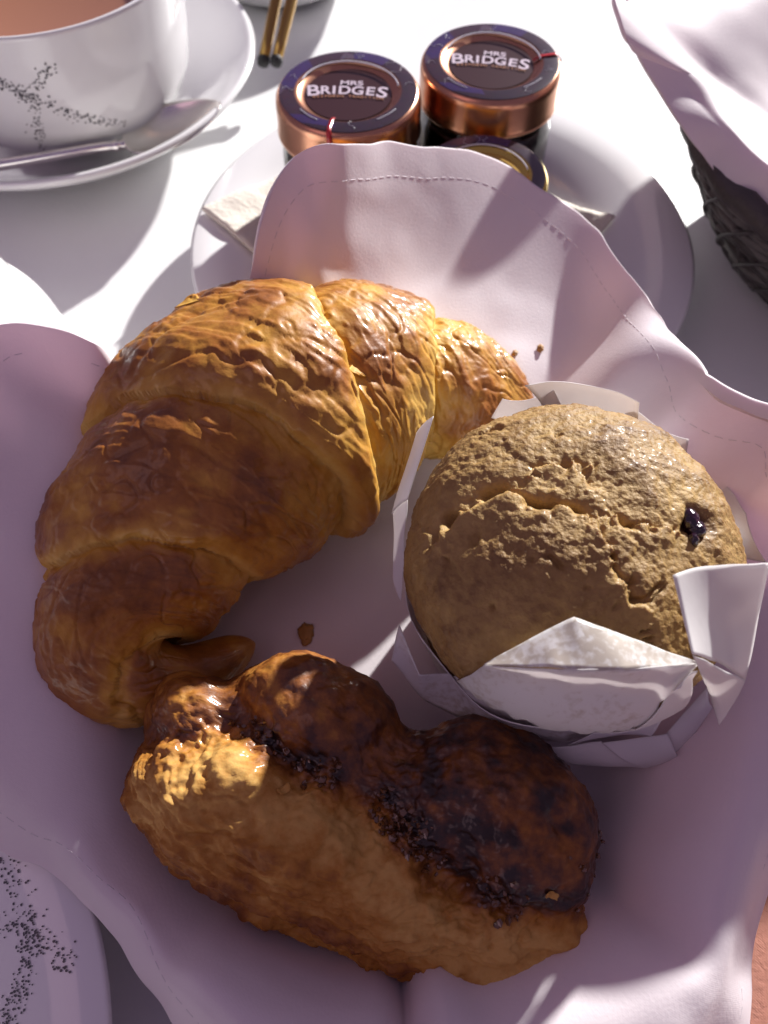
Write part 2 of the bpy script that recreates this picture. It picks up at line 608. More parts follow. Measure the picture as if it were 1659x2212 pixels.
# ------------------------------------------------------------------ cloth liners
def liner(name, centre, edge, floor, folds, nphi, nv, seed, wrinkle=0.0012, fr=(0.035, 0.050)):
    """napkin pressed into a basket. edge: list of (x, y, z, rim radius, rim height) in world units, running round the basket"""
    e = np.asarray(edge, float)
    ang = np.unwrap(np.arctan2(e[:, 1] - centre[1], e[:, 0] - centre[0]))
    if ang[-1] < ang[0]:
        e, ang = e[::-1], ang[::-1]
    rr = np.hypot(e[:, 0] - centre[0], e[:, 1] - centre[1])
    # resample by closed Catmull-Rom on index, then evaluate
    mr = np.where(np.isnan(e[:, 5]), (e[:, 3] + rr) / 2, e[:, 5])
    mz = np.where(np.isnan(e[:, 6]), np.where(e[:, 2] > e[:, 4], (e[:, 4] + e[:, 2]) / 2, np.maximum(e[:, 4], e[:, 2]) + 0.0015), e[:, 6])
    ctl = np.stack([e[:, 0], e[:, 1], e[:, 2], e[:, 3], e[:, 4], mr, mz], -1)
    c = catmull(ctl, nphi, True)
    th = np.unwrap(np.arctan2(c[:, 1] - centre[1], c[:, 0] - centre[0]))
    R = np.hypot(c[:, 0] - centre[0], c[:, 1] - centre[1])
    ze, rim_r, rim_z = c[:, 2], c[:, 3], c[:, 4]
    prof_r = np.stack([0 * R, 0 * R + fr[0] * 0.5, 0 * R + fr[0], 0 * R + fr[1], rim_r, c[:, 5], R], 0)
    prof_z = np.stack([0 * R + floor, 0 * R + floor, 0 * R + floor, 0 * R + floor + 0.003, rim_z, c[:, 6], ze], 0)
    pr = catmull(prof_r, nv)       # nv x nphi
    pz = catmull(prof_z, nv)
    v = np.linspace(0, 1, nv)[:, None] * np.ones(nphi)[None]
    T = np.ones(nv)[:, None] * th[None]
    for (f0, w, amp, v0, v1, dz, *fade) in folds:
        d = (T - f0 + math.pi) % (2 * math.pi) - math.pi
        g = np.exp(-(d / w) ** 2) * smooth(v0, v1, v)
        if fade:
            g = g * smooth(fade[1], fade[0], v)
        pr = pr + amp * g
        pz = pz + dz * g
    x = centre[0] + pr * np.cos(T)
    y = centre[1] + pr * np.sin(T)
    p = np.stack([x.ravel(), y.ravel(), pz.ravel()], -1)
    w = wrinkle * smooth(0.15, 0.5, v).ravel()
    nn = fbm(p * 28, 3, seed) * w * 2.2 + fbm(p * 75, 2, seed + 9) * w * 0.5
    dirx, diry = np.cos(T).ravel(), np.sin(T).ravel()
    steep = smooth(0.45, 0.75, v).ravel()
    p[:, 0] += nn * dirx * steep
    p[:, 1] += nn * diry * steep
    p[:, 2] += nn * (1 - 0.6 * steep)
    return p, grid_faces(nv, nphi, False, True), T, v


NAN = float('nan')


def E(x, y, z, rim_r=0.066, rim_z=0.036, mid_r=NAN, mid_z=NAN):
    p = P(x, y, z)
    return (p.x, p.y, z, rim_r, rim_z, mid_r, mid_z)


edge_main = [
    E(2080, 1340, 0.041, 0.066, 0.036), E(2110, 1180, 0.050, 0.068, 0.038), E(2020, 1060, 0.070, 0.071, 0.042), E(1860, 1010, 0.073, 0.071, 0.042), E(1740, 980, 0.068, 0.070, 0.041), E(1659, 930, 0.060, 0.068, 0.041, 0.084, 0.0595),
    E(1590, 878, 0.057, 0.068, 0.039, 0.086, 0.0570), E(1510, 790, 0.054, 0.068, 0.037, 0.088, 0.0540), E(1440, 690, 0.053, 0.067, 0.035, 0.089, 0.0490), E(1370, 600, 0.048, 0.066, 0.034, 0.095, 0.042),
    E(1290, 500, 0.045, 0.066, 0.033, 0.100, 0.038), E(1180, 420, 0.046, 0.066, 0.033, 0.104, 0.038), E(1080, 358, 0.050, 0.066, 0.033, 0.104, 0.039), E(960, 322, 0.059, 0.067, 0.034, 0.100, 0.041), E(840, 313, 0.068, 0.068, 0.037, 0.093, 0.046),
    E(730, 311, 0.077, 0.071, 0.040, 0.087, 0.052), E(650, 338, 0.076, 0.073, 0.043), E(592, 400, 0.073, 0.074, 0.043), E(556, 500, 0.068, 0.073, 0.041),
    E(530, 620, 0.058, 0.071, 0.040), E(470, 700, 0.048, 0.069, 0.038), E(370, 760, 0.043, 0.068, 0.036), E(300, 800, 0.046, 0.068, 0.037),
    E(245, 774, 0.055, 0.070, 0.040), E(190, 730, 0.062, 0.071, 0.042), E(120, 706, 0.065, 0.072, 0.043), E(40, 712, 0.064, 0.072, 0.043), E(-60, 760, 0.060, 0.070, 0.042),
    E(-180, 900, 0.050, 0.068, 0.040), E(-280, 1200, 0.040, 0.066, 0.037), E(-240, 1500, 0.029, 0.066, 0.032), E(-120, 1740, 0.025, 0.065, 0.029),
    E(0, 1845, 0.022, 0.064, 0.026), E(80, 1878, 0.022, 0.064, 0.0255), E(165, 1932, 0.022, 0.064, 0.0255), E(265, 2028, 0.023, 0.064, 0.0265), E(335, 2130, 0.023, 0.064, 0.028),
    E(410, 2240, 0.028, 0.064, 0.035), E(600, 2420, 0.024, 0.065, 0.035), E(900, 2520, 0.022, 0.066, 0.035), E(1250, 2480, 0.020, 0.067, 0.035), E(1480, 2350, 0.020, 0.068, 0.035),
    E(1557, 2212, 0.020, 0.068, 0.035), E(1620, 2065, 0.022, 0.068, 0.035), E(1690, 1900, 0.028, 0.067, 0.036), E(1800, 1710, 0.034, 0.066, 0.036), E(1960, 1540, 0.040, 0.066, 0.036)]


def bearing(x, y, z, c=BC):
    p = P(x, y, z)
    return math.atan2(p.y - c[1], p.x - c[0])


folds = [
    (bearing(1240, 700, 0.05), 0.10, 0.003, 0.45, 0.70, -0.004, 0.78, 1.0), (bearing(1340, 800, 0.05), 0.12, -0.004, 0.45, 0.70, 0.005, 0.78, 1.0),
    (bearing(1480, 900, 0.05), 0.10, -0.006, 0.45, 0.75, 0.003),
    (bearing(130, 900, 0.04), 0.07, 0.004, 0.5, 0.8, 0.0),
    (bearing(90, 1500, 0.04), 0.16, -0.004, 0.45, 0.8, 0.0015),
    (bearing(875, 2200, 0.03), 0.035, 0.0035, 0.45, 0.62, -0.003),
    (bearing(960, 2200, 0.03), 0.06, -0.002, 0.45, 0.62, 0.003),
    (bearing(1400, 1980, 0.03), 0.08, 0.004, 0.4, 0.6, -0.002),
]
pl, fl, TL, VL = liner('napkin', BC, edge_main, 0.0115, folds, 520, 260, 3, 0.0017)
napkin = thing('cloth_napkin', 'white cotton napkin lining the basket under the pastries, tall flap at the back', 'napkin', (BC[0], BC[1], 0.0))
off = np.array([BC[0], BC[1], 0.0])
cl = mesh_obj('cloth', pl - off, fl, M['liner'], napkin)
solid(cl, 0.0011, 0)
nphi_ = 520
PL = pl.reshape(260, nphi_, 3)
# hem: stitches one by one along a line inside the edge
Dn = np.linalg.norm(PL - PL[-1][None], axis=2)
hem_i = 190 + np.argmin(np.abs(Dn[190:] - 0.0075), axis=0)
hem_f = hem_i.astype(float)
kern = np.exp(-(np.arange(-12, 13) / 6.0) ** 2)
kern /= kern.sum()
hem_f = np.convolve(np.concatenate([hem_f[-12:], hem_f, hem_f[:12]]), kern, 'valid')
h_lo = np.clip(hem_f.astype(int), 0, 258)
h_w = (hem_f - h_lo)[:, None]
hem = PL[h_lo, np.arange(nphi_)] * (1 - h_w) + PL[h_lo + 1, np.arange(nphi_)] * h_w
gN = np.cross(np.gradient(PL, axis=0), np.roll(PL, -1, 1) - np.roll(PL, 1, 1))
gN /= np.linalg.norm(gN, axis=2)[..., None] + 1e-12
hN = gN[h_lo, np.arange(nphi_)]
inw = np.concatenate([(BC[None] - hem[:, :2]) * 8, np.ones((nphi_, 1))], 1)
hN = hN * np.sign((hN * inw).sum(1))[:, None]
hem = hem + 0.00052 * hN
hem = np.concatenate([hem, hem[:1]])
sl = np.concatenate([[0], np.cumsum(np.linalg.norm(np.diff(hem, axis=0), axis=1))])
nst = int(sl[-1] / 0.0028)
fv, ff = [], []
for k in range(nst):
    s0, s1 = (k + 0.12) * 0.0028, (k + 0.72) * 0.0028
    a = np.array([np.interp(s0, sl, hem[:, j]) for j in range(3)])
    b_ = np.array([np.interp(s1, sl, hem[:, j]) for j in range(3)])
    d = (b_ - a) / (np.linalg.norm(b_ - a) + 1e-9)
    rv = np.append((a[:2] - BC) / np.linalg.norm(a[:2] - BC), 0)
    if abs(d @ rv) > 0.75 or np.linalg.norm(b_ - a) > 0.002:
        continue
    s_ = np.cross(d, [0, 0, 1.0])
    s_ /= np.linalg.norm(s_) + 1e-9
    u_ = np.cross(s_, d)
    i0 = len(fv)
    for q in (a, b_):
        for (i1, i2) in ((1, 0), (0, 1), (-1, 0), (0, -1)):
            fv.append(q - off + 0.00013 * (i1 * s_ + i2 * u_))
    ff += [[i0, i0 + 1, i0 + 5, i0 + 4], [i0 + 1, i0 + 2, i0 + 6, i0 + 5], [i0 + 2, i0 + 3, i0 + 7, i0 + 6], [i0 + 3, i0, i0 + 4, i0 + 7]]
st = mesh_obj('hem_stitching', np.array(fv), ff, M['thread'], napkin)
st['kind'] = 'stuff'

# right-hand basket's cloth
edge_r = [E(1335, -30, 0.070, 0.068, 0.05), E(1352, 85, 0.066, 0.068, 0.052), E(1392, 145, 0.060, 0.068, 0.053), E(1436, 215, 0.055, 0.068, 0.054), E(1500, 310, 0.051, 0.068, 0.054), E(1560, 388, 0.049, 0.068, 0.054), E(1659, 455, 0.047, 0.068, 0.053),
          E(1790, 540, 0.044, 0.068, 0.052)]
a0 = math.atan2(edge_r[-1][1] - RB[1], edge_r[-1][0] - RB[0])
a1 = math.atan2(edge_r[0][1] - RB[1], edge_r[0][0] - RB[0])
for k in range(1, 14):
    a = a0 + ((a1 - a0) % (2 * math.pi)) * k / 14
    r = 0.088 + 0.010 * math.sin(3 * a)
    edge_r.append((RB[0] + r * math.cos(a), RB[1] + r * math.sin(a), 0.050 + 0.010 * math.cos(2 * a), 0.068, 0.054, NAN, NAN))
folds_r = [(bearing(1440, 120, 0.06, RB), 0.10, 0.004, 0.5, 0.8, 0.004), (bearing(1420, 60, 0.06, RB), 0.08, -0.004, 0.4, 0.8, -0.005), (bearing(1560, 330, 0.055, RB), 0.2, -0.003, 0.4, 0.7, -0.003)]
pr_, fr_, _, _ = liner('napkin', RB, edge_r, 0.036, folds_r, 260, 110, 31, 0.0016, (0.03, 0.046))
nr = thing('cloth_napkin', 'white cloth draped over the rim of the wicker basket at the right edge', 'napkin', (RB[0], RB[1], 0.0))
cr_ = mesh_obj('cloth', pr_ - np.array([RB[0], RB[1], 0]), fr_, M['liner'], nr)
solid(cr_, 0.0012, 0)

# dark roll inside that basket
iv, if_ = ico(5)
q = iv * np.array([0.024, 0.040, 0.026])
q = q * (1 + 0.06 * fbm(iv * 2.5, 3, 4))[:, None]
lc = P(1765, 260, 0.050)
roll = mesh_obj('dark_roll', q, if_, M['loaf'])
roll.location = (RB[0] + 0.018, RB[1] - 0.002, 0.058)
tag(roll, 'dark rounded bread roll half seen inside the basket at the right edge', 'bread roll')


# ------------------------------------------------------------------ plates, cups and the rest of the china
def plate_profile(r, h, t=0.0032):
    top = [(0, 0.0055), (r * 0.55, 0.0055), (r * 0.64, 0.0062), (r * 0.70, 0.0085), (r * 0.86, h - 0.0018), (r * 0.985, h)]
    bot = [(r, h - 0.0006), (r * 0.995, h - t * 0.55), (r * 0.86, h - 0.0018 - t), (r * 0.70, 0.0045), (r * 0.60, 0.0012), (r * 0.56, 0.0012), (r * 0.54, 0.003), (0, 0.003)]
    return top + bot


def dots(name, strokes, surf, mat, parent, seed, size=(0.00013, 0.00032)):
    """speckled print: strokes are (x0, y0, x1, y1, width, count) in the surface's own coordinates"""
    rng = random.Random(seed)
    v, f = [], []
    for (x0, y0, x1, y1, wd, cnt) in strokes:
        for _ in range(cnt):
            t = rng.random()
            o_ = rng.gauss(0, 0.45) * wd
            dx, dy = x1 - x0, y1 - y0
            L_ = math.hypot(dx, dy)
            cx, cy = x0 + dx * t - dy / L_ * o_, y0 + dy * t + dx / L_ * o_
            rr = rng.uniform(*size)
            a0_ = rng.random() * 6
            asp = rng.uniform(0.6, 1.0)
            i0 = len(v)
            for k in range(6):
                a = a0_ + k * math.pi / 3
                v.append(surf(cx + rr * math.cos(a), cy + rr * asp * math.sin(a)))
            f.append([i0 + k for k in range(6)])
    o = mesh_obj(name, np.array(v), f, mat, parent, False)
    o['kind'] = 'stuff'
    return o


def profile_z(prof, r):
    p = np.asarray(prof)
    return float(np.interp(r, p[:, 0], p[:, 1]))


# side plate under the jars
PC = (0.018, 0.205)
sp = lathe('side_plate', plate_profile(0.0785, 0.0155), M['china'], None, 128)
sp.location = (PC[0], PC[1], 0.0006)
tag(sp, 'white porcelain side plate carrying the jam jars behind the bread basket', 'plate')

# plate at the lower left with the speckled print
LC = (-0.128, -0.022)
lp = thing('speckled_plate', 'white porcelain plate with black speckled print at the bottom left corner', 'plate', (LC[0], LC[1], 0.0030))
ppf = plate_profile(0.082, 0.0175)
lathe('plate_body', ppf, M['china'], lp, 128)
tops = ppf[:6]


def plate_surf(x, y):
    return (x, y, profile_z(tops, math.hypot(x, y)) + 0.00025)


def LPt(x, y):
    p = P(x, y, 0.016)
    return p.x - LC[0], p.y - LC[1]


stk = []
for (a, b, w, c) in (((20, 1850), (75, 2010), 0.0030, 90), ((75, 2010), (-40, 2000), 0.0025, 60), ((75, 2010), (175, 2090), 0.0030, 80), ((75, 2010), (60, 2110), 0.0030, 70),
                     ((60, 2110), (-10, 2230), 0.0034, 120), ((-40, 2000), (-150, 1960), 0.003, 60), ((-10, 2230), (-60, 2400), 0.003, 60)):
    x0, y0 = LPt(*a)
    x1, y1 = LPt(*b)
    stk.append((x0, y0, x1, y1, w, c))
dots('speckle_print', stk, plate_surf, M['ink'], lp, 4)

# tea cup and saucer
CC = (-0.122, 0.293)
sau = thing('saucer', 'white saucer with thick rim under the tea cup at the top left', 'saucer', (CC[0], CC[1], 0.0006))
spf = [(0, 0.006), (0.030, 0.006), (0.036, 0.0065), (0.052, 0.010), (0.066, 0.0185), (0.0725, 0.0233), (0.0741, 0.0238), (0.0750, 0.0226), (0.0736, 0.0208), (0.066, 0.0148), (0.050, 0.0055), (0.040, 0.0015), (0.036, 0.0008), (0.034, 0.003), (0, 0.003)]
lathe('saucer_body', spf, M['china'], sau, 160)
cup = thing('tea_cup', 'white porcelain tea cup with black speckled print, milky tea inside', 'cup', (CC[0] + 0.008, CC[1] - 0.009, 0.0078))
cpf = [(0, 0.002), (0.020, 0.002), (0.0225, 0.0), (0.025, 0.0), (0.0262, 0.003), (0.034, 0.0065), (0.0415, 0.0125), (0.0448, 0.021), (0.0462, 0.034), (0.0475, 0.048), (0.0485, 0.0565), (0.0488, 0.0580),
       (0.0480, 0.0584), (0.0470, 0.0570), (0.0455, 0.046), (0.0440, 0.030), (0.0420, 0.020), (0.036, 0.011), (0.022, 0.006), (0, 0.005)]
cpf = [(r_, z_ * 0.90) for r_, z_ in cpf]
lathe('cup_body', cpf, M['china'], cup, 160)
lathe('tea', [(0, 0.0415), (0.0442, 0.0415), (0.0452, 0.0420)], M['tea'], cup, 96)
# handle on the far side of the cup
ha = rad(150)
hp = [(0.046, 0.046), (0.058, 0.049), (0.069, 0.043), (0.070, 0.031), (0.060, 0.020), (0.044, 0.016)]
hc = catmull([(r * math.cos(ha), r * math.sin(ha), z) for r, z in hp], 30)
tube('handle', hc, 0.0038, M['china'], cup, 10)
cup_out = cpf[5:12]


def cup_surf(a, z):
    r = float(np.interp(z, [q[1] for q in cup_out], [q[0] for q in cup_out])) + 0.0002
    return (r * math.cos(a / 0.046), r * math.sin(a / 0.046), z)


ang_c = lambda d: rad(d) * 0.046
dots('speckle_print', [(ang_c(262), 0.043, ang_c(276), 0.033, 0.0030, 110), (ang_c(276), 0.033, ang_c(288), 0.044, 0.0024, 60), (ang_c(276), 0.033, ang_c(270), 0.012, 0.0030, 80),
                       (ang_c(276), 0.033, ang_c(296), 0.022, 0.0026, 70), (ang_c(296), 0.022, ang_c(310), 0.017, 0.0020, 40), (ang_c(262), 0.043, ang_c(245), 0.046, 0.003, 60)], cup_surf, M['ink'], cup, 8, (0.00018, 0.00042))

# teaspoon lying on the saucer
spn = thing('teaspoon', 'polished steel teaspoon lying on the saucer in front of the cup', 'spoon', (0, 0, 0))
tip = P(478, 228, 0.0235)
neck = P(268, 312, 0.0200)
end = P(-160, 385, 0.0235)
h0 = np.array(P(205, 320, 0.0215))
hpts = catmull([np.array(end), np.array(P(-60, 366, 0.0225)), np.array(P(60, 346, 0.0218)), h0, np.array(P(245, 316, 0.0205)), np.array(neck)], 40)
tube('handle', hpts, np.interp(np.linspace(0, 1, 40), [0, 0.5, 0.78, 0.84, 0.88, 1], [0.0022, 0.0017, 0.0014, 0.0021, 0.0014, 0.0018]), M['steel'], spn, 10)
ax = np.array(tip) - np.array(neck)
Ls = np.linalg.norm(ax)
ax /= Ls
sd = np.cross(ax, [0, 0, 1.0])
sd /= np.linalg.norm(sd)
upv = np.cross(sd, ax)
nu, nv2 = 40, 25
bv = []
for i in range(nu):
    u = i / (nu - 1)
    hw = 0.0112 * (max(0.0, math.sin(math.pi * min(1, u ** 0.80))) ** 0.62) + 0.0012 * (1 - u)
    for j in range(nv2):
        w = -1 + 2 * j / (nv2 - 1)
        dz = -0.0050 * (1 - w * w) * math.sin(math.pi * min(1, u * 1.02)) ** 0.8 + 0.0012 * u
        bv.append(np.array(neck) + ax * (u * Ls) + sd * (w * hw) + upv * dz)
bo = mesh_obj('bowl', np.array(bv), grid_faces(nu, nv2), M['steel'], spn)
solid(bo, 0.0007, 0)

# lidded pot at the left edge
pc = P(-215, 745, 0.045)
pot = thing('lidded_pot', 'small white porcelain pot with domed lid at the left edge', 'pot', (pc.x, pc.y, 0.0006))
lathe('pot_body', [(0, 0.001), (0.026, 0.001), (0.0275, 0.003), (0.0335, 0.012), (0.0370, 0.026), (0.0360, 0.038), (0.0338, 0.044), (0.0315, 0.0455), (0.0300, 0.044), (0.0325, 0.032), (0.030, 0.014), (0, 0.010)], M['china'], pot, 96, sub=4)
lid = lathe('lid', [(0.0312, 0.0448), (0.0318, 0.0462), (0.0295, 0.0545), (0.0240, 0.0620), (0.0150, 0.0670), (0.006, 0.0688), (0, 0.069)], M['china'], pot, 96, sub=4)
lathe('knob', [(0.0032, 0.068), (0.0030, 0.0705), (0.0060, 0.0735), (0.0058, 0.0765), (0, 0.078)], M['china'], lid, 32, sub=3)


def pot_surf(a, z):
    r = float(np.interp(z, [0.0462, 0.0545, 0.062], [0.0318, 0.0295, 0.024])) + 0.0003
    return (r * math.cos(a / 0.03), r * math.sin(a / 0.03), z)


dots('speckle_print', [(rad(-42) * 0.03, 0.050, rad(-20) * 0.03, 0.052, 0.0008, 16)], pot_surf, M['ink'], lid, 2, (0.0003, 0.0005))

# small dish behind, with brass tongs leaning on it
dc = P(600, -75, 0.012)
dish = lathe('small_dish', [(0, 0.004), (0.022, 0.004), (0.030, 0.008), (0.040, 0.016), (0.0455, 0.0205), (0.0470, 0.0210), (0.0475, 0.0200), (0.044, 0.0155), (0.033, 0.0050), (0.026, 0.0008), (0.0235, 0.0008), (0.022, 0.002), (0, 0.002)], M['china'], None, 96)
dish.location = (dc.x, dc.y + 0.012, 0.0006)
tag(dish, 'small white porcelain dish at the top edge behind the brass tongs', 'dish')
tg = thing('brass_tongs', 'brass tongs with dark rounded tips hanging over the edge of the small dish', 'tongs', (0, 0, 0))
for (x0, x1) in ((569, 604), (597, 640)):
    a = np.array(P(x0, 132, 0.0120))
    b_ = np.array(P(x1, -40, 0.0275))
    d = (b_ - a)
    pts = [a + d * t for t in np.linspace(0, 1.6, 8)]
    arm = tube('arm', pts, 0.0021, M['brass'], tg, 12)
    pts = [a + d / np.linalg.norm(d) * t for t in (-0.0022, -0.0016, 0.0, 0.0012, 0.0018)]
    tube('tip', pts, [0.0010, 0.0021, 0.0025, 0.0024, 0.0019], M['black'], arm, 12)

# paper napkin under the jars
npk = 61
c4 = [np.array(P(437, 458, 0.0165)), np.array([0.010, 0.158, 0.0085]), np.array(P(1332, 455, 0.0150)), np.array([0.006, 0.276, 0.0125])]
uu, vv = np.meshgrid(np.linspace(0, 1, npk), np.linspace(0, 1, npk), indexing='ij')
U, V = uu.ravel()[:, None], vv.ravel()[:, None]
pv = (1 - U) * (1 - V) * c4[0] + U * (1 - V) * c4[1] + U * V * c4[2] + (1 - U) * V * c4[3]
dcen = np.hypot(pv[:, 0] - PC[0], pv[:, 1] - PC[1])
rest = np.interp(dcen, [0, 0.0432, 0.0502, 0.055, 0.0675, 0.0785, 0.084], [0.0064, 0.0064, 0.0072, 0.0096, 0.0148, 0.0170, 0.0172])
edge_d = np.minimum.reduce([uu.ravel(), 1 - uu.ravel(), vv.ravel(), 1 - vv.ravel()])
qu = 0.0004 * (np.abs(np.sin(uu.ravel() * 40)) * np.abs(np.sin(vv.ravel() * 40)))
pv[:, 2] = rest + 0.0012 + 0.0012 * fbm(pv * 60, 3, 6) + qu
tis = mesh_obj('paper_napkin', pv, grid_faces(npk, npk), M['tissue'])
solid(tis, 0.0011, 0)
tag(tis, 'beige quilted paper napkin under the jam jars, one corner over the plate edge', 'napkin')


# ------------------------------------------------------------------ jam jars
def text_mesh(name, body, size, mat, parent, loc, rot=0.0, extrude=0.00006, bold=0.0, shear=0.0, xs=1.0):
    cu = bpy.data.curves.new(name, 'FONT')
    cu.body = body
    cu.size = size
    cu.align_x = 'CENTER'
    cu.extrude = extrude
    cu.offset = bold
    cu.shear = shear
    tmp = bpy.data.objects.new(name, cu)
    COL.objects.link(tmp)
    me = bpy.data.meshes.new_from_object(tmp.evaluated_get(bpy.context.evaluated_depsgraph_get()))
    bpy.data.objects.remove(tmp)
    bpy.data.curves.remove(cu)
    me.materials.clear()
    me.materials.append(mat)
    o = bpy.data.objects.new(name, me)
    COL.objects.link(o)
    o.parent = parent
    o.location = loc
    o.rotation_euler = (0, 0, rot)
    o.scale = (xs, 1, 1)
    return o


def jam_jar(name, label, loc, top, lr, jam, metal, panel, rot, lettering, strip_a, seed):
    """loc = base on the napkin; top = height of the lid; lr = lid radius"""
    t = thing(name, label, 'jar', loc, None)
    lid_h = 0.0118
    zb = top - lid_h
    br = lr * 0.972
    lathe('glass', [(0, 0.0), (br * 0.90, 0.0), (br, 0.003), (br * 1.0, zb * 0.55), (br * 0.99, zb - 0.006), (br * 0.93, zb - 0.001), (br * 0.90, zb + 0.004)], M['glass'], t, 64)
    lathe('jam_filling', [(0, 0.0012), (br * 0.88, 0.0012), (br * 0.985, 0.004), (br * 0.985, zb * 0.6), (br * 0.975, zb - 0.0055), (br * 0.88, zb - 0.0012), (0, zb - 0.0012)], M[jam], t, 64)
    k = lr / 0.0217
    lid = lathe('lid', [(lr * 0.93, zb + 0.0002), (lr * 0.985, zb), (lr * 1.0, zb + 0.0006), (lr * 0.995, zb + 0.0014), (lr * 0.985, zb + 0.0020), (lr * 0.985, top - 0.0030), (lr * 0.975, top - 0.0014), (lr * 0.945, top - 0.0004), (lr * 0.91, top),
                        (lr * 0.70, top + 0.0001), (lr * 0.665, top - 0.0004), (lr * 0.60, top - 0.0013), (0, top - 0.0013)], metal, t, 128)
    lathe('printed_ring', [(lr * 0.925, top + 0.00005), (lr * 0.90, top + 0.00016), (lr * 0.72, top + 0.00022)], M['purple'], lid, 128)
    lathe('centre_panel', [(lr * 0.585, top - 0.00115), (0, top - 0.00115)], panel, lid, 96)
    if lettering:
        z = top - 0.00095
        c, s = math.cos(rot), math.sin(rot)

        def at(x, y):
            return (x * c - y * s, x * s + y * c, z)
        text_mesh('lettering', 'MRS', 0.0030 * k, M['letter'], lid, at(0.0006, 0.0042 * k), rot, bold=0.00006, xs=1.25)
        xs_ = [(-0.0101, 'B', 0.0073), (-0.0067, 'R', 0.0056), (-0.0042, 'I', 0.0056), (-0.0012, 'D', 0.0056), (0.0026, 'G', 0.0056), (0.0062, 'E', 0.0056), (0.0096, 'S', 0.0073)]
        for (x, ch, sz) in xs_:
            arc = -0.0000 - 6.0 * x * x - 0.0003
            yb = arc - (0.0006 if sz > 0.006 else 0)
            text_mesh('lettering', ch, sz * k, M['letter'], lid, at(x * k, yb * k), rot - 12.0 * x * 1.0, bold=0.00011, xs=0.92 if ch in 'DGR' else 1.0)
        sub = 'BESPOKEN TRADITION'
        for i, ch in enumerate(sub):
            x = -0.0098 + 0.0196 * i / (len(sub) - 1)
            text_mesh('small_lettering', ch, 0.0015 * k, M['letter2'], lid, at(x * k, (-0.0019 - 7 * x * x) * k), rot - 14 * x, bold=0.00003)
    # clear film: glints on its seams and creases built as pale tubes, and a red tear strip
    rng = random.Random(seed)
    for (a0_, a1_, rr_, th_) in ((rad(10) + rot, rad(165) + rot, 0.665, 0.00026), (rad(300), rad(325), 0.78, 0.00016), (rad(215), rad(240), 0.76, 0.00014)):
        aa = np.linspace(a0_, a1_, 40)
        rj = lr * (rr_ + 0.012 * np.sin(aa * 3 + seed))
        tube('film_seam_glint', np.stack([rj * np.cos(aa), rj * np.sin(aa), 0 * aa + top + 0.0003], -1), th_, M['film'], lid, 5)
    for kk in range(9):
        a = rng.uniform(0, 6.28)
        r1_ = lr * rng.uniform(0.70, 0.78)
        r2_ = lr * rng.uniform(0.84, 0.93)
        pts = [((r1_ + (r2_ - r1_) * q_) * math.cos(a + 0.05 * math.sin(q_ * 6 + kk)), (r1_ + (r2_ - r1_) * q_) * math.sin(a + 0.05 * math.sin(q_ * 6 + kk)), top + 0.00028) for q_ in np.linspace(0, 1, 8)]
        tube('film_crease_glint', pts, rng.uniform(0.00003, 0.00008), M['film'], lid, 4)
    sv = []
    path = [(0.58, -0.0007), (0.68, 0.0003), (0.80, 0.00045), (0.91, 0.0004), (0.965, -0.0004), (1.0, -0.0018), (1.003, -0.006), (1.003, -0.0115)]
    if strip_a is not None:
        path = catmull([(r_ * lr, top + z_) for r_, z_ in path], 24)
        for i, (r_, z_) in enumerate(path):
            for w in (-1, 1):
                a = strip_a + w * 0.00075 / lr + 0.10 * (i / 24 - 0.5)
                sv.append((r_ * math.cos(a), r_ * math.sin(a), z_))
        ts = mesh_obj('tear_strip', np.array(sv), grid_faces(24, 2), M['red'], lid)
        solid(ts, 0.0001, 0)
    return t


base_z = 0.0092
j1 = P(752, 195, 0.051)
j2 = P(1062, 130, 0.051)
j3 = P(1046, 374, 0.043)
jam_jar('jam_jar', 'left jam jar with amber marmalade and a red strip towards the front', (j1.x, j1.y, base_z), 0.051 - base_z, 0.0217, 'amber', M['copper'], M['maroon'], rad(-3), True, rad(256), 1)
jam_jar('jam_jar', 'jam jar with dark berry jam and copper lid, farther back on the right', (j2.x, j2.y, base_z), 0.051 - base_z, 0.0217, 'berry_jam', M['copper'], M['maroon'], rad(-9), True, rad(8), 2)
jam_jar('honey_jar', 'small jar with yellow and violet lid half hidden behind the white cloth flap', (j3.x, j3.y, base_z), 0.043 - base_z, 0.0187, 'honey', M['gold'], M['yellow'], rad(-4), False, None, 3)


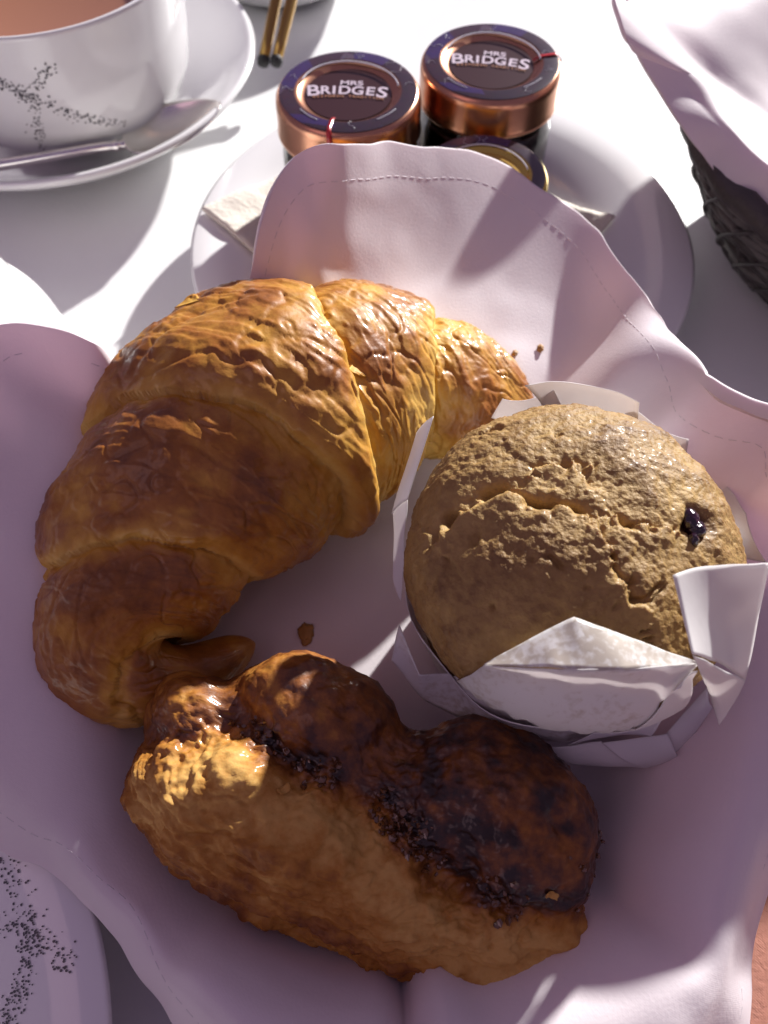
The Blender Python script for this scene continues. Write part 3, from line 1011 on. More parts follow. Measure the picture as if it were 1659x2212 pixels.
# ------------------------------------------------------------------ croissant
def build_croissant():
    FLOOR = 0.0158
    ctl = [(1135, 905, 12), (1085, 882, 96), (1000, 852, 152), (885, 828, 192), (735, 838, 240), (585, 902, 274), (445, 1010, 266), (335, 1165, 228), (270, 1310, 188), (258, 1412, 160), (310, 1468, 120), (405, 1460, 80), (505, 1405, 45), (545, 1385, 10)]
    pts, rs = [], []
    for (x, y, hw) in ctl:
        p = P(x, y, 0.036)
        r = mm(hw, p)
        z = FLOOR + r * 0.80 + 0.002
        p = P(x, y, z)
        r = mm(hw, p)
        pts.append((p.x, p.y, FLOOR + r * 0.80 + 0.0005))
        rs.append(r)
    ns, nt = 620, 420
    dense = catmull(np.concatenate([np.array(pts), np.array(rs)[:, None]], 1), 2000)
    ln = np.concatenate([[0], np.cumsum(np.linalg.norm(np.diff(dense[:, :3], axis=0), axis=1))])
    L_ = ln[-1]
    s = np.linspace(0, 1, ns)
    C = np.stack([np.interp(s * L_, ln, dense[:, k]) for k in range(4)], -1)
    R = np.maximum(C[:, 3], 0.0002)
    C = C[:, :3]
    T = np.gradient(C, axis=0)
    T /= np.linalg.norm(T, axis=1)[:, None]
    S = np.cross(T, [0, 0, 1.0])
    S /= np.linalg.norm(S, axis=1)[:, None]
    U = np.cross(S, T)
    th = np.linspace(0, 2 * math.pi, nt, endpoint=False)
    SS, TH = np.meshgrid(s, th, indexing='ij')
    ssf, thf = SS.ravel(), TH.ravel()
    Rf = np.repeat(R, nt)
    cx, sx = np.cos(thf), np.sin(thf)
    # smooth position for noise lookup
    base = np.repeat(C, nt, 0) + Rf[:, None] * (cx[:, None] * np.repeat(S, nt, 0) + (sx * 0.82)[:, None] * np.repeat(U, nt, 0))
    # wobble of the layer edges
    wob = 0.018 * fbm(base * 70, 3, 11) + 0.004 * fbm(base * 260, 2, 12)
    bounds = [(0.205, -0.012, -1.0), (0.355, -0.030, -1.0), (0.515, 0.085, 1.0), (0.685, 0.055, 1.0), (0.815, 0.030, 1.0)]
    B = [b + a * cx + wob for (b, a, _) in bounds]
    lo = [np.zeros_like(ssf) - 0.02] + B
    hi = B + [np.ones_like(ssf) * 1.02]
    lift = [-0.0022, 0.0004, 0.0028, 0.0008, -0.0008, -0.0020]
    h = np.zeros_like(ssf)
    bake = np.zeros_like(ssf)
    edge_d = np.full_like(ssf, 9.0)
    for i in range(6):
        m_ = (ssf >= lo[i]) & (ssf < hi[i])
        u = (ssf - lo[i]) / np.maximum(hi[i] - lo[i], 1e-3)
        bul = np.sin(np.clip(u, 0, 1) * math.pi) ** 0.55
        h = np.where(m_, lift[i] + 0.0032 * bul - 0.0016, h)
        d = np.minimum(ssf - lo[i], hi[i] - ssf) * L_
        edge_d = np.where(m_, d, edge_d)
        bake = np.where(m_, 0.30 + 0.36 * bul, bake)
    scale = np.clip(Rf / 0.016, 0.15, 1)
    # fine rolled layers: striations parallel to the layer edges
    tw = ssf - (0.06 * cx)
    stri = fbm(np.stack([tw * L_ * 260, thf * 1.1 * 0 + cx * 1.6, sx * 1.6], -1), 3, 21)
    ridg = 1 - 2 * np.abs(fbm(np.stack([tw * L_ * 150, cx * 2.4, sx * 2.4], -1), 3, 23))
    blis = fbm(base * 130, 4, 25)
    blis2 = fbm(base * 420, 3, 26)
    fold = 1 - 2 * np.abs(noise(base * np.array([75, 75, 75]), 27))
    terr = fbm(np.stack([tw * L_ * 45, cx * 1.3, sx * 1.3], -1), 2, 28)
    saw = (tw * L_ * 230 + 2.6 * fbm(base * 55, 2, 29)) % 1.0
    saw = saw * smooth(1.0, 0.93, saw) * smooth(0.02, 0.22, terr + 0.06)
    crk = noise(np.stack([tw * L_ * 120, cx * 2.2, sx * 2.2], -1) + 0.5 * fbm(base * 120, 2, 36)[:, None], 37)
    crk2 = noise(base * 150 + 0.8 * fbm(base * 90, 2, 38)[:, None], 39)
    lay = terrace(fbm(np.stack([tw * L_ * 85, cx * 0.55, sx * 0.55], -1), 3, 33) + 0.07 * fbm(base * 240, 2, 34), 7.0)
    h = h + scale * (0.00020 * stri + 0.00012 * ridg + 0.0007 * blis + 0.00010 * blis2 + 0.0004 * terrace(fbm(base * 150, 3, 35), 6.0) + 0.0021 * lay + 0.0013 * noise(base * 60, 24) + 0.0003 * saw - 0.00042 * np.clip(1 - 9 * np.abs(crk), 0, 1) - 0.00018 * np.clip(1 - 7 * np.abs(crk2), 0, 1))
    # ragged lip at the layer edges
    lip = np.exp(-(edge_d / 0.0016) ** 2)
    h += scale * lip * 0.0007 * fbm(base * 200, 2, 31) * 2
    rad_ = Rf + h * scale
    bot = np.where(sx < 0, 0.80, 0.95)
    v = np.repeat(C, nt, 0) + rad_[:, None] * (cx[:, None] * np.repeat(S, nt, 0) + (sx * bot)[:, None] * np.repeat(U, nt, 0))
    v[:, 2] = np.maximum(v[:, 2], FLOOR + 0.0002 * blis)
    bake += 0.50 * fbm(base * 55, 3, 41) + 0.22 * blis + 0.16 * stri + 0.22 * lay - 0.10 - 0.30 * lip * (0.5 + fbm(base * 150, 2, 43))
    bake -= 0.10 * smooth(0.50, 0.30, ssf)
    bake += 0.07 * smooth(0.45, 0.60, ssf)  # left half darker: its shade put into the crust colour
    # paler underside and inner flank
    bake -= 0.22 * smooth(0.2, -0.6, sx)
    bake += 0.10 * smooth(0.3, 1.0, sx)
    t = thing('croissant', 'large golden flaky croissant curving along the left side of the basket', 'croissant', (C[ns // 2][0], C[ns // 2][1], FLOOR))
    o_ = np.array(t.location)
    mesh_obj('crust', v - o_, grid_faces(ns, nt, False, True), M['croissant'], t, attrs={'bake': np.clip(bake, 0, 0.72), 'gloss': np.clip(0.62 + 1.8 * fbm(base * 85, 3, 45) + 0.5 * (bake - 0.4), 0, 1)})
    # loose flakes standing off the crust: thin curled sheets at given places
    V3 = v.reshape(ns, nt, 3)
    rng = random.Random(5)

    def flake(i, j, lx, ly, lift_, seed, matn='flake', twist=0.0):
        i, j = int(i) % ns, int(j) % nt
        p0 = V3[i, j]
        tu = V3[min(i + 4, ns - 1), j] - V3[max(i - 4, 0), j]
        tu /= np.linalg.norm(tu)
        tv = V3[i, (j + 4) % nt] - V3[i, (j - 4) % nt]
        tv -= tu * tv.dot(tu)
        tv /= np.linalg.norm(tv)
        a = twist
        tu, tv = tu * math.cos(a) + tv * math.sin(a), -tu * math.sin(a) + tv * math.cos(a)
        nrm = np.cross(tu, tv)
        if nrm.dot(p0 - C[i]) < 0:
            nrm = -nrm
        nn_ = 14
        gu, gv = np.meshgrid(np.linspace(-1, 1, nn_), np.linspace(0, 1, nn_), indexing='ij')
        gu, gv = gu.ravel(), gv.ravel()
        jag = 1 + 0.35 * noise(np.stack([gu * 2.1, gv * 0 + seed * 3.7, gv * 0], -1), seed)
        wd = lx * (1.02 - gv) ** 0.65 * (1 + 0.2 * noise(np.stack([gv * 3, gv * 0 + seed, gv * 0 + 2], -1), seed + 3))
        pos = p0 + (gu * wd)[:, None] * tu + (gv * ly * jag)[:, None] * tv + (lift_ * gv ** 1.6 + 0.0002 + 0.0006 * noise(np.stack([gu * 2, gv * 2, gu * 0 + seed], -1), seed + 1) * gv)[:, None] * nrm
        f_ = mesh_obj('crust_flake', pos - o_, grid_faces(nn_, nn_), M['croissant'], t, attrs={'bake': 0.18 + 0.3 * gv})
        solid(f_, 0.00022, 0)
    J = lambda deg: deg / 360 * nt
    # (place along, angle round, half width, length, lift)
    flake(0.45 * ns, J(52), 0.0032, 0.0040, 0.0009, 3, twist=2.4)
    flake(0.50 * ns, J(34), 0.0036, 0.0042, 0.0012, 6, twist=-2.0)
    flake(0.36 * ns, J(118), 0.0022, 0.0034, 0.0006, 9, twist=0.4)
    for k in range(0):
        flake(ns * rng.uniform(0.2, 0.75), J(rng.uniform(15, 160)), rng.uniform(0.0008, 0.002), rng.uniform(0.001, 0.0026), rng.uniform(0.0002, 0.0008), 20 + k, twist=rng.uniform(0, 6.28))
    return t


build_croissant()


# ------------------------------------------------------------------ Danish pastry
def smin(a, b, k):
    h = np.clip(0.5 + 0.5 * (b - a) / k, 0, 1)
    return b * (1 - h) + a * h - k * h * (1 - h)


def sd_ell(p, c, r, rotz=0.0):
    q = p - np.asarray(c)
    if rotz:
        cs, sn = math.cos(-rotz), math.sin(-rotz)
        q = np.stack([q[:, 0] * cs - q[:, 1] * sn, q[:, 0] * sn + q[:, 1] * cs, q[:, 2]], -1)
    r = np.asarray(r)
    k0 = np.linalg.norm(q / r, axis=1)
    k1 = np.linalg.norm(q / (r * r), axis=1)
    return k0 * (k0 - 1.0) / (k1 + 1e-9)


def seg_dist(p, a, b):
    a, b = np.asarray(a), np.asarray(b)
    ab = b - a
    t = np.clip(((p - a) @ ab) / (ab @ ab), 0, 1)
    return np.linalg.norm(p - a - t[:, None] * ab, axis=1), t


def star(centre, scale, sdf, level, rmax=2.2):
    d, f = ico(level)
    dirs = d * np.asarray(scale)
    lo, hi = np.zeros(len(d)), np.full(len(d), rmax)
    # first coarse march from outside in, so lobes in front win
    r = np.full(len(d), rmax)
    for k in range(24):
        p = centre + dirs * r[:, None]
        q = sdf(p)
        r = np.maximum(r - np.maximum(q, 0.0) / np.linalg.norm(dirs, axis=1) * 0.8, 0.02)
    return centre + dirs * r[:, None], f


def build_danish():
    FLOOR = 0.0150
    chain = [(435, 1690, .0132), (500, 1738, .0146), (640, 1828, .0140), (850, 1938, .0124), (1020, 1995, .0108), (1165, 2000, .0094)]
    ch_p = [np.array(P(x, y, FLOOR + r_ * 0.94)) for x, y, r_ in chain]
    ch_r = [r_ for _, _, r_ in chain]
    A, Bp = ch_p[0], ch_p[-1]
    rz = math.atan2(Bp[1] - A[1], Bp[0] - A[0])
    cl_ = np.array(P(685, 1548, 0.0320))
    cr2 = np.array(P(1070, 1752, 0.0305))
    crl = np.array(P(430, 1560, 0.0285))
    crp = [np.array(P(x, y, z)) for (x, y, z) in ((430, 1500, .041), (520, 1575, .042), (600, 1625, .042), (720, 1690, .042), (850, 1770, .042), (1000, 1850, .041), (1110, 1905, .040), (1250, 1950, .034))]

    def front(p):
        best = np.full(len(p), 9.0)
        for k in range(len(ch_p) - 1):
            d, t = seg_dist(p, ch_p[k], ch_p[k + 1])
            best = smin(best, d - (ch_r[k] * (1 - t) + ch_r[k + 1] * t), 0.0015)
        return best

    bk = [np.array(P(x, y, 0.0278)) for x, y in ((575, 1535), (755, 1640), (1035, 1795), (1150, 1860))]

    def lobes(p):
        a = sd_ell(p, cl_, (0.0170, 0.0118, 0.0138), rz)
        b = sd_ell(p, cr2, (0.0196, 0.0160, 0.0130), rz)
        c = sd_ell(p, crl, (0.0105, 0.0100, 0.0125), rz)
        back = np.full(len(p), 9.0)
        for k in range(len(bk) - 1):
            d, _ = seg_dist(p, bk[k], bk[k + 1])
            back = np.minimum(back, d - 0.0098)
        return smin(smin(smin(a, b, 0.0022), c, 0.003), back, 0.0025)

    mid0, mid1 = np.array(P(480, 1600, 0.031)), np.array(P(1160, 1880, 0.031))

    def sdf(p):
        f = front(p)
        l_ = lobes(p)
        core, _ = seg_dist(p, mid0, mid1)
        d = smin(f, l_, 0.0012)
        d = smin(d, core - 0.0085, 0.003)
        return np.maximum(d, FLOOR - p[:, 2])

    ctr = (A + Bp) / 2 * 0.5 + (cl_ + cr2) / 2 * 0.5
    ctr[2] = 0.0235
    # elongated sampling directions, turned to the pastry's long axis
    d, f = ico(8)
    loc = d * np.array([0.040, 0.026, 0.020])
    cs, sn = math.cos(rz), math.sin(rz)
    dirs = np.stack([loc[:, 0] * cs - loc[:, 1] * sn, loc[:, 0] * sn + loc[:, 1] * cs, loc[:, 2]], -1)
    nl = np.linalg.norm(dirs, axis=1)
    r = np.full(len(d), 1.9)
    for k in range(60):
        q = sdf(ctr + dirs * r[:, None])
        r = np.maximum(r - np.maximum(q, 0.0) / nl * 0.7, 0.05)
    p = ctr + dirs * r[:, None]
    # surface normals from the field
    e = 0.0004
    g = np.stack([sdf(p + np.array(o)) - sdf(p - np.array(o)) for o in ((e, 0, 0), (0, e, 0), (0, 0, e))], -1)
    g /= np.linalg.norm(g, axis=1)[:, None] + 1e-9
    isf = smooth(-0.0015, 0.0015, lobes(p) - front(p))       # 1 on the front roll, 0 on the back lobes
    seam = np.abs(lobes(p) - front(p))                          # small along the crease between roll and lobes
    ax_ = (Bp - A) / np.linalg.norm(Bp - A)
    al = (p - A) @ ax_
    Lr = np.linalg.norm(Bp - A)
    n1 = fbm(p * 110, 4, 51)
    n2 = fbm(p * 340, 3, 52)
    n3 = fbm(p * 900, 2, 53)
    # lamination: thin leaves wrapped round the roll, edges running along it
    hgt = p[:, 2] + 0.35 * ((p - A) @ np.array([-ax_[1], ax_[0], 0.0]))
    lam = fbm(np.stack([al * 38, hgt * 330, al * 0 + 3], -1), 3, 54)
    leaf = terrace(fbm(np.stack([al * 70, hgt * 190, al * 0 + 9], -1), 3, 63) + 0.10 * n2, 7.0)
    top = smooth(0.1, 0.7, g[:, 2])
    patch = np.clip(0.62 + 2.4 * fbm(np.stack([al * 80, al * 0, al * 0 + 5], -1), 2, 60), 0, 1)
    up_ = smooth(0.15, 0.5, g[:, 2])
    crust = np.exp(-(seam / 0.0055) ** 2) * up_
    dark = crust * patch
    ridge = np.exp(-((seam - 0.0090) / 0.0055) ** 2) * isf * up_
    h = 0.0026 * fbm(p * 75, 3, 59) + 0.0006 * n1 + 0.00042 * n2 + 0.00018 * n3 + (0.0036 * leaf + 0.0004 * lam) * isf + 0.0012 * terrace(fbm(p * 60, 3, 64), 6.0) * (1 - isf)
    fl_ = noise(np.stack([al * 90, hgt * 260, al * 0 + 2], -1) + 0.6 * n1[:, None], 66)
    h -= 0.0006 * np.clip(1 - 8 * np.abs(fl_), 0, 1) * isf
    h += ridge * (0.0009 + 0.0010 * n1) - 0.0008 * crust
    h += dark * (0.0010 + 0.0022 * fbm(p * 520, 3, 55))
    # blistered right-hand lobe
    rl_ = smooth(0.026, 0.012, np.linalg.norm((p - cr2)[:, :2], axis=1)) * (1 - isf)
    h += rl_ * 0.0013 * fbm(p * 260, 3, 56)
    v = p + g * h[:, None]
    v[:, 2] = np.maximum(v[:, 2], FLOOR)
    dl = smooth(0.0, 0.9, al / Lr)
    bake = 0.34 + 0.36 * n1 + 0.26 * n2 + 0.20 * lam + 0.30 * leaf
    bake = bake + isf * 0.14 * smooth(0.5, 0.0, np.abs(g[:, 2] - 0.35))
    bake = bake + (1 - isf) * (0.26 + 0.20 * dl)
    bake = bake + rl_ * 0.55 * np.clip(fbm(p * 190, 3, 65), -0.2, 0.5)
    bake = bake + crust * 0.16 + dark * (0.22 + 0.7 * fbm(p * 260, 3, 57))
    bake = bake - 0.46 * ridge * (0.8 + 1.4 * n2)
    pe = np.exp(-(np.linalg.norm(p - np.array(P(400, 1540, 0.040)), axis=1) / 0.0065) ** 2)
    bake = bake - 0.35 * pe
    pe2 = np.exp(-(np.linalg.norm(p - np.array(P(1150, 2040, 0.030)), axis=1) / 0.011) ** 2)
    bake = bake - 0.20 * pe2 * (0.7 + 1.3 * n2)
    gloss = np.clip(0.10 + (1 - isf) * (0.55 + 1.2 * n1) + dark * 0.8, 0, 1)
    t = thing('danish_pastry', 'dark glazed Danish pastry with a sugared crease at the front of the basket', 'pastry', (ctr[0], ctr[1], FLOOR))
    o_ = np.array(t.location)
    mesh_obj('crust', v - o_, f, M['danish'], t, attrs={'bake': np.clip(bake, 0, 1), 'gloss': gloss})
    # sugar and raisin granules caked along the crease and on the right lobe
    rng = np.random.default_rng(3)
    w = np.where(dark > 0.45, 1.0, 0.0) * (al > 0.002)
    endd = np.linalg.norm(p - np.array(P(1230, 1880, 0.030)), axis=1)
    w = w + np.where(endd < 0.010, 0.06, 0) * (1 - isf)
    idx = rng.choice(len(p), 190, p=w / w.sum())
    dv, df = ico(1)
    gv, gf = [], []
    for k, i in enumerate(idx):
        sz = rng.uniform(0.00025, 0.00075)
        sc = sz * rng.uniform(0.6, 1.3, 3)
        gv.append(v[i] - o_ + g[i] * sz * 0.4 + dv * sc * (1 + 0.25 * rng.standard_normal((len(dv), 1))))
        gf.append(df + k * len(dv))
    so = mesh_obj('sugar_crust', np.concatenate(gv), np.concatenate(gf), M['sugar'], t, False)
    so['kind'] = 'stuff'
    # a few pale flakes
    for (x, y, z, ln_, seed) in ((1185, 1925, 0.037, 0.0020, 5), (620, 1700, 0.043, 0.0022, 2)):
        q = np.array(P(x, y, z))
        i = np.argmin(np.linalg.norm(v - q, axis=1))
        nn_ = 8
        gu, gv_ = np.meshgrid(np.linspace(-1, 1, nn_), np.linspace(-1, 1, nn_), indexing='ij')
        gu, gv_ = gu.ravel(), gv_.ravel()
        n_ = g[i]
        tu = np.cross(n_, [0.3, 0.2, 1.0])
        tu /= np.linalg.norm(tu)
        tv = np.cross(n_, tu)
        rr_ = 1 + 0.4 * noise(np.stack([gu * 1.5, gv_ * 1.5, gu * 0 + seed], -1), seed)
        pos = v[i] + (gu * ln_ * 0.5 * rr_)[:, None] * tu + (gv_ * ln_ * 0.28 * rr_)[:, None] * tv + (0.0003 + 0.0005 * (gu ** 2))[:, None] * n_
        fo = mesh_obj('crust_flake', pos - o_, grid_faces(nn_, nn_), M['danish'], t, attrs={'bake': 0.1 + 0 * gu, 'gloss': 0 * gu})
        solid(fo, 0.00025, 0)
    return t


build_danish()


# ------------------------------------------------------------------ muffin
def build_muffin():
    FLOOR = 0.0145
    mc = np.array(P(1226, 1205, 0.055))
    t = thing('muffin', 'golden berry muffin in a torn-open white paper wrapper on the right', 'muffin', (mc[0], mc[1], FLOOR))
    org = np.array([mc[0], mc[1], 0.045])
    tilt = Matrix.Rotation(rad(7), 3, 'X')        # leaning a little towards the viewer
    Rm = np.array(tilt)
    prof = np.array([(0.0, -0.030), (0.0225, -0.030), (0.0278, 0.006), (0.0298, 0.0105), (0.0300, 0.0140), (0.0286, 0.0190), (0.0250, 0.0235), (0.0192, 0.0270), (0.0105, 0.0294), (0.0, 0.0302)])
    pd = catmull(prof, 400)
    pa = np.arctan2(pd[:, 1], np.maximum(pd[:, 0], 0))
    prr = np.hypot(pd[:, 0], pd[:, 1])
    o_ = np.argsort(pa)
    d, f = ico(8)
    el = np.arcsin(np.clip(d[:, 2], -1, 1))
    r = np.interp(el, pa[o_], prr[o_])
    p = d * r[:, None]

    def loc(x, y, z=0.072):
        q = np.array(P(x, y, z)) - org
        return Rm.T @ q

    def loc_on(x, y):
        # intersect bearing with the dome
        zlo, zhi = 0.045, 0.079
        for _ in range(30):
            zm = (zlo + zhi) / 2
            q = loc(x, y, zm)
            rr_ = np.interp(math.asin(q[2] / (np.linalg.norm(q) + 1e-9)), pa[o_], prr[o_])
            if np.linalg.norm(q) > rr_:
                zhi = zm
            else:
                zlo = zm
        return loc(x, y, zlo)
    up = smooth(-0.1, 0.25, d[:, 2])
    n1 = fbm(p * 70, 3, 71)
    n2 = fbm(p * 240, 3, 72)
    n3 = fbm(p * 800, 3, 73)
    h = 0.0016 * n1 + 0.00046 * n2 + 0.00046 * n3
    bake = 0.54 + 0.30 * n1 + 0.24 * n2 + 0.16 * n3
    # cracks: a lower plate risen under an upper plate
    warp = np.stack([fbm(p * 130, 3, 81), fbm(p * 130, 3, 82), fbm(p * 130, 3, 83)], -1) * 0.0048
    pw = p + warp
    cracks = [
        ([(885, 1225), (925, 1180), (960, 1125), (1020, 1075), (1085, 1060), (1160, 1080), (1240, 1105), (1320, 1135)], 0.0050, 0.0015, 0.0014),
        ([(1320, 1135), (1400, 1120), (1480, 1150)], 0.0020, 0.0010, 0.0008),
        ([(1240, 1105), (1320, 1175), (1345, 1240), (1420, 1330)], 0.0020, 0.0010, 0.0007),
        ([(1030, 1075), (1130, 1020), (1230, 1010), (1330, 1045)], 0.0013, 0.0012, 0.0006),
        ([(1190, 920), (1205, 945)], 0.0020, 0.0008, 0.0), ([(1075, 925), (1050, 940), (1020, 955)], 0.0016, 0.0009, 0.0004),
        ([(1345, 1240), (1400, 1250), (1425, 1285)], 0.0018, 0.0016, 0.0), ([(1390, 1340), (1410, 1400)], 0.0018, 0.0012, 0.0),
        ([(1150, 1250), (1160, 1215)], 0.0010, 0.0008, 0.0),
    ]
    for (pl_, dep, wd, step) in cracks:
        q = [loc_on(*xy) for xy in pl_]
        dist = np.full(len(p), 9.0)
        side = np.zeros(len(p))
        tt = np.zeros(len(p))
        for k in range(len(q) - 1):
            dk, tk = seg_dist(pw, q[k], q[k + 1])
            ab = q[k + 1] - q[k]
            s_ = np.sign((pw[:, 0] - q[k][0]) * ab[1] - (pw[:, 1] - q[k][1]) * ab[0])
            better = dk < dist
            side = np.where(better, s_, side)
            tt = np.where(better, (k + tk) / (len(q) - 1), tt)
            dist = np.minimum(dist, dk)
        amp = np.clip(0.45 + 2.2 * fbm(np.stack([tt * 9, tt * 0 + dep * 3000, tt * 0], -1), 2, 85), 0.15, 1.15) * np.minimum(1, np.sin(math.pi * np.clip(tt, 0.03, 0.97)) * 2.2)
        c_ = np.exp(-(dist / wd) ** 2) * amp
        h -= dep * c_
        h += step * np.exp(-np.maximum(dist - wd * 0.7, 0) / 0.0040) * np.where(side > 0, 1.0, -0.35) * np.minimum(1, np.sin(math.pi * np.clip(tt, 0.02, 0.98)) * 2)
        bake -= 0.12 * np.exp(-(dist / (wd * 2.2)) ** 2)
    # pores
    rng = np.random.default_rng(8)
    for k in range(55):
        a, e_ = rng.uniform(0, 6.28), math.asin(rng.uniform(0.35, 0.99))
        c_ = np.array([math.cos(a) * math.cos(e_), math.sin(a) * math.cos(e_), math.sin(e_)])
        c_ = c_ * np.interp(e_, pa[o_], prr[o_])
        sz = rng.uniform(0.0004, 0.0011)
        m_ = np.abs(p - c_).max(1) < sz * 5
        dd = np.linalg.norm((pw - c_)[m_] * np.array([1, 1.3, 1]), axis=1)
        h[m_] -= sz * 1.3 * np.exp(-(dd / sz) ** 2)
    # berry in its own pocket, with a stained edge
    bq = loc_on(1508, 1132)
    db = np.linalg.norm(pw - bq, axis=1)
    h -= 0.0022 * np.exp(-(db / 0.0030) ** 2)
    bake += 0.55 * np.exp(-(db / 0.0026) ** 2)
    bake -= 0.30 * np.exp(-((np.linalg.norm(p - loc_on(1480, 1090), axis=1)) / 0.0045) ** 2)
    # browner round the shoulder and darker baked top on the near side
    bake += 0.14 * smooth(0.55, 0.25, d[:, 2]) * up
    v = d * (r + h * (0.25 + 0.75 * up))[:, None]
    vw = v @ Rm.T + org
    vw[:, 2] = np.maximum(vw[:, 2], FLOOR)
    L0 = np.array(t.location)
    cake = mesh_obj('cake', vw - L0, f, M['cake'], t, attrs={'bake': np.clip(bake, 0, 1), 'gloss': np.clip(0.5 + n2, 0, 1)})
    iv_, if2 = ico(4)
    for k, (x, y, sx, sy, dz) in enumerate(((1500, 1118, 0.0015, 0.0022, 0.0009), (1514, 1140, 0.0017, 0.0016, 0.0010), (1506, 1165, 0.0010, 0.0013, 0.0010))):
        q = loc_on(x, y)
        c_ = Rm @ (q * (1 - dz / np.linalg.norm(q))) + org
        sh = iv_ * np.array([sx, sy, 0.0016]) * (1 + 0.18 * fbm(iv_ * 2.4 + k, 3, 90))[:, None]
        mesh_obj('berry', sh + c_ - L0, if2, M['berry'], t)

    # paper wrapper: a faceted cup, then the torn flaps
    na, nh = 96, 14
    wv, gr = [], []
    for i in range(na):
        a = 2 * math.pi * i / na
        fac = 1 + 0.035 * abs(math.sin(a * 4 + 0.4)) ** 2 * 1.0
        hi_ = 0.005 + 0.004 * math.sin(a * 4 + 1.0) + 0.002 * math.sin(a * 9)
        for j in range(nh):
            q = j / (nh - 1)
            z = -0.0303 + (hi_ + 0.0303) * q
            rr_ = (0.0232 + (0.0290 - 0.0232) * (z + 0.030) / 0.036) * fac + 0.0006
            pt = Rm @ np.array([rr_ * math.cos(a), rr_ * math.sin(a), z]) + org
            pt[2] = max(pt[2], FLOOR - 0.0008)
            wv.append(pt - L0)
            gr.append(0.55)
    wr = mesh_obj('paper_wrapper', np.array(wv), grid_faces(na, nh, True), M['paper'], t, attrs={'grease': gr})
    solid(wr, 0.00015, 1)

    def flap(corners, bulge, grease, seed, n=22, curl=0.0, curl_dir=1):
        """bilinear sheet through 4 corners given as (photo x, photo y, height), bowed by 'bulge' towards its normal"""
        c = [np.array(P(*q)) - L0 for q in corners]
        gu, gv = np.meshgrid(np.linspace(0, 1, n), np.linspace(0, 1, n), indexing='ij')
        u, w = gu.ravel()[:, None], gv.ravel()[:, None]
        pos = (1 - u) * (1 - w) * c[0] + u * (1 - w) * c[1] + u * w * c[2] + (1 - u) * w * c[3]
        nrm = np.cross(c[1] - c[0], c[3] - c[0]) + np.cross(c[2] - c[1], c[2] - c[3])
        nrm /= np.linalg.norm(nrm)
        b_ = bulge * 4 * (gu * (1 - gu)).ravel() + 0.0008 * fbm(pos * 60, 2, seed) + 0.0004 * noise(pos * 160, seed + 2)
        b_ = b_ + curl * (np.clip(gv.ravel() - 0.6, 0, 1) / 0.4) ** 2 * curl_dir
        pos = pos + b_[:, None] * nrm
        # keep the sheet outside the cake
        lw = (pos + L0 - org) @ Rm
        ln_ = np.linalg.norm(lw, axis=1)
        rs_ = np.interp(np.arcsin(np.clip(lw[:, 2] / ln_, -1, 1)), pa[o_], prr[o_]) + 0.0016
        k_ = np.maximum(rs_ / ln_, 1.0)
        pos = (lw * k_[:, None]) @ Rm.T + org - L0
        ed = grease * np.ones(len(pos))
        fo = mesh_obj('flap', pos, grid_faces(n, n), M['paper'], wr, attrs={'grease': ed})
        solid(fo, 0.00014, 0)
        return fo
    def on(x, y, clear=0.002, zdef=0.04):
        """height at which the bearing (x, y) clears the cake"""
        for z in np.arange(0.084, 0.02, -0.0004):
            q = Rm.T @ (np.array(P(x, y, z)) - org)
            l_ = np.linalg.norm(q)
            if l_ < np.interp(math.asin(q[2] / l_), pa[o_], prr[o_]):
                return (x, y, z + clear)
        return (x, y, zdef)
    def sheet(rows, grease, seed, n=60, m=10, relax=0.0004):
        """one creased sheet lofted through rows of points (photo x, photo y, height); creases run along the rows"""
        R_ = []
        for r_ in rows:
            a_ = np.array([np.array(P(*q)) - L0 for q in r_])
            l_ = np.concatenate([[0], np.cumsum(np.linalg.norm(np.diff(a_, axis=0), axis=1))])
            l_ /= l_[-1]
            R_.append(np.stack([np.interp(np.linspace(0, 1, n), l_, a_[:, k]) for k in range(3)], -1))
        pos = []
        for a_, b_ in zip(R_[:-1], R_[1:]):
            for t_ in np.linspace(0, 1, m, endpoint=False):
                pos.append(a_ * (1 - t_) + b_ * t_)
        pos.append(R_[-1])
        pos = np.array(pos)
        nr_ = len(pos)
        pos = pos.reshape(-1, 3)
        pos = pos + (relax * np.stack([noise(pos * 150, seed), noise(pos * 150, seed + 1), noise(pos * 150, seed + 2)], -1))
        lw = (pos + L0 - org) @ Rm
        ln_ = np.linalg.norm(lw, axis=1)
        rs_ = np.interp(np.arcsin(np.clip(lw[:, 2] / ln_, -1, 1)), pa[o_], prr[o_]) + 0.0012
        pos = (lw * np.maximum(rs_ / ln_, 1.0)[:, None]) @ Rm.T + org - L0
        fo = mesh_obj('flap', pos, grid_faces(nr_, n), M['paper'], wr, True, attrs={'grease': np.full(len(pos), grease)})
        solid(fo, 0.00014, 0)
        return fo
    # front of the wrapper: body, fold line, and the pointed upper facet
    sheet([[(846, 1425, .044), (913, 1512, .033), (1041, 1576, .030), on(1128, 1597, .003, .031), on(1225, 1604, .004, .034), on(1310, 1580, .005, .037), on(1440, 1510, .005, .048), on(1506, 1440, .004, .056)],
           [(862, 1348, .052), on(908, 1460, .002, .046), on(985, 1458, .0035, .048), on(1046, 1437, .005), on(1200, 1446, .007), on(1350, 1446, .007), on(1450, 1438, .005), on(1506, 1434, .004, .056)]], 0.75, 21, 80, 10)
    sheet([[on(1046, 1437, .005), on(1200, 1446, .007), on(1350, 1446, .007), on(1506, 1434, .004, .056)],
           [on(1047, 1434, .0045), on(1240, 1332, .003), on(1300, 1353, .003), on(1505, 1431, .004, .056)]], 1.15, 24, 60, 10)
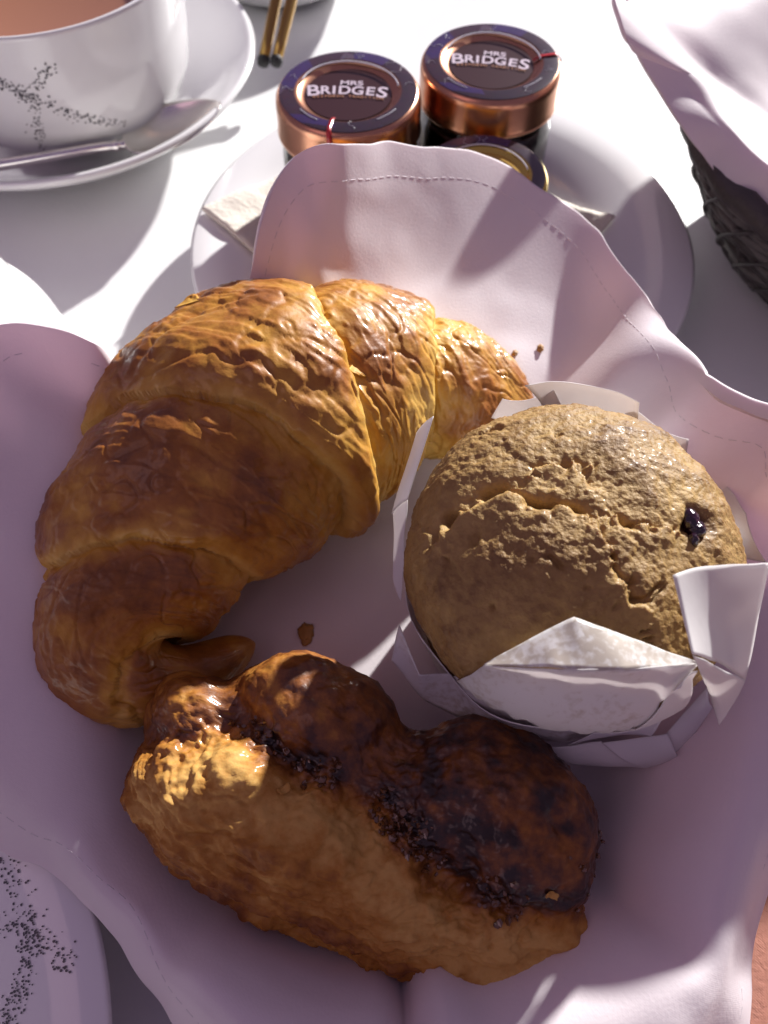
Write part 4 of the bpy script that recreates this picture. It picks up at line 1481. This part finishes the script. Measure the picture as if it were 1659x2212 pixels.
    # left spike
    flap([(868, 1300, 0.046), (850, 1235, 0.048), (846, 1110, 0.052), (880, 1075, 0.058)], 0.0006, 0.2, 5)
    flap([(846, 1110, 0.052), (880, 1080, 0.058), (936, 898, 0.068), (900, 935, 0.062)], 0.0008, 0.2, 6)
    # back flaps
    flap([(1060, 905, 0.052), (1245, 925, 0.058), (1195, 845, 0.066), (1085, 862, 0.060)], 0.0012, 0.2, 7)
    flap([(1195, 915, 0.056), (1378, 905, 0.060), (1382, 860, 0.066), (1135, 820, 0.070)], -0.0022, 0.2, 8, curl=0.001)
    flap([(1255, 930, 0.052), (1480, 1010, 0.050), (1487, 950, 0.056), (1372, 885, 0.062)], 0.0012, 0.3, 9)
    # right flaps
    flap([on(1495, 1410, .009, .064), (1610, 1470, 0.056), (1662, 1215, 0.074), on(1453, 1240, .009)], 0.0008, 0.3, 10)
    flap([on(1495, 1412, .009, .064), (1530, 1490, 0.054), (1553, 1566, 0.046), (1610, 1468, 0.056)], 0.0005, 0.25, 11)
    flap([(1560, 1030, 0.048), (1570, 1200, 0.050), (1655, 1215, 0.058), (1615, 1110, 0.056)], 0.0010, 0.2, 12)
    # twisted roll of paper at the lower right
    flap([on(1225, 1608, .005, .035), on(1406, 1588, .004, .038), on(1507, 1450, .005, .056), on(1470, 1486, .006, .052)], -0.0008, 0.25, 13)
    flap([on(1165, 1617, .004, .032), (1285, 1654, 0.026), (1400, 1657, 0.026), on(1300, 1606, .003, .034)], 0.0012, 0.2, 14)
    flap([on(1300, 1606, .003, .034), (1400, 1657, 0.026), (1465, 1634, 0.028), on(1440, 1580, .003, .036)], 0.0014, 0.2, 15)
    flap([(1440, 1582, 0.035), (1465, 1634, 0.028), (1540, 1528, 0.038), on(1530, 1480, .003, .045)], 0.0012, 0.2, 17)
    return t


build_muffin()

# ------------------------------------------------------------------ crumbs
iv_, if2 = ico(3)
for (x, y, z, sx, sy, sz, seed, lab) in ((660, 1365, 0.0132, 0.0018, 0.0028, 0.0007, 1, 'flat brown pastry crumb on the napkin between croissant and muffin'),
                                         (1175, 742, 0.0520, 0.0009, 0.0011, 0.0006, 2, 'upper of two tiny golden crumbs on the napkin behind the croissant tip'),
                                         (1122, 762, 0.0485, 0.0008, 0.0009, 0.0005, 3, 'lower of two tiny golden crumbs on the napkin behind the croissant tip')):
    p_ = P(x, y, z)
    # drop the crumb onto the cloth along its own bearing
    best = None
    dvec = np.array(p_) - np.array(cam.location)
    dvec /= np.linalg.norm(dvec)
    rel = pl - np.array(cam.location)
    al = rel @ dvec
    off_ = np.linalg.norm(rel - al[:, None] * dvec, axis=1)
    near = np.argsort(off_)[:12]
    k_ = near[np.argmin(al[near])]
    q = iv_ * np.array([sx, sy, sz]) * (1 + 0.8 * fbm(iv_ * 1.7 + seed, 3, seed))[:, None]
    c = mesh_obj('crumb', q, if2, M['crumb'])
    c.location = pl[k_] + np.array([0, -0.0004, 0.0009])
    tag(c, lab, 'crumb', 'crumbs on the napkin')
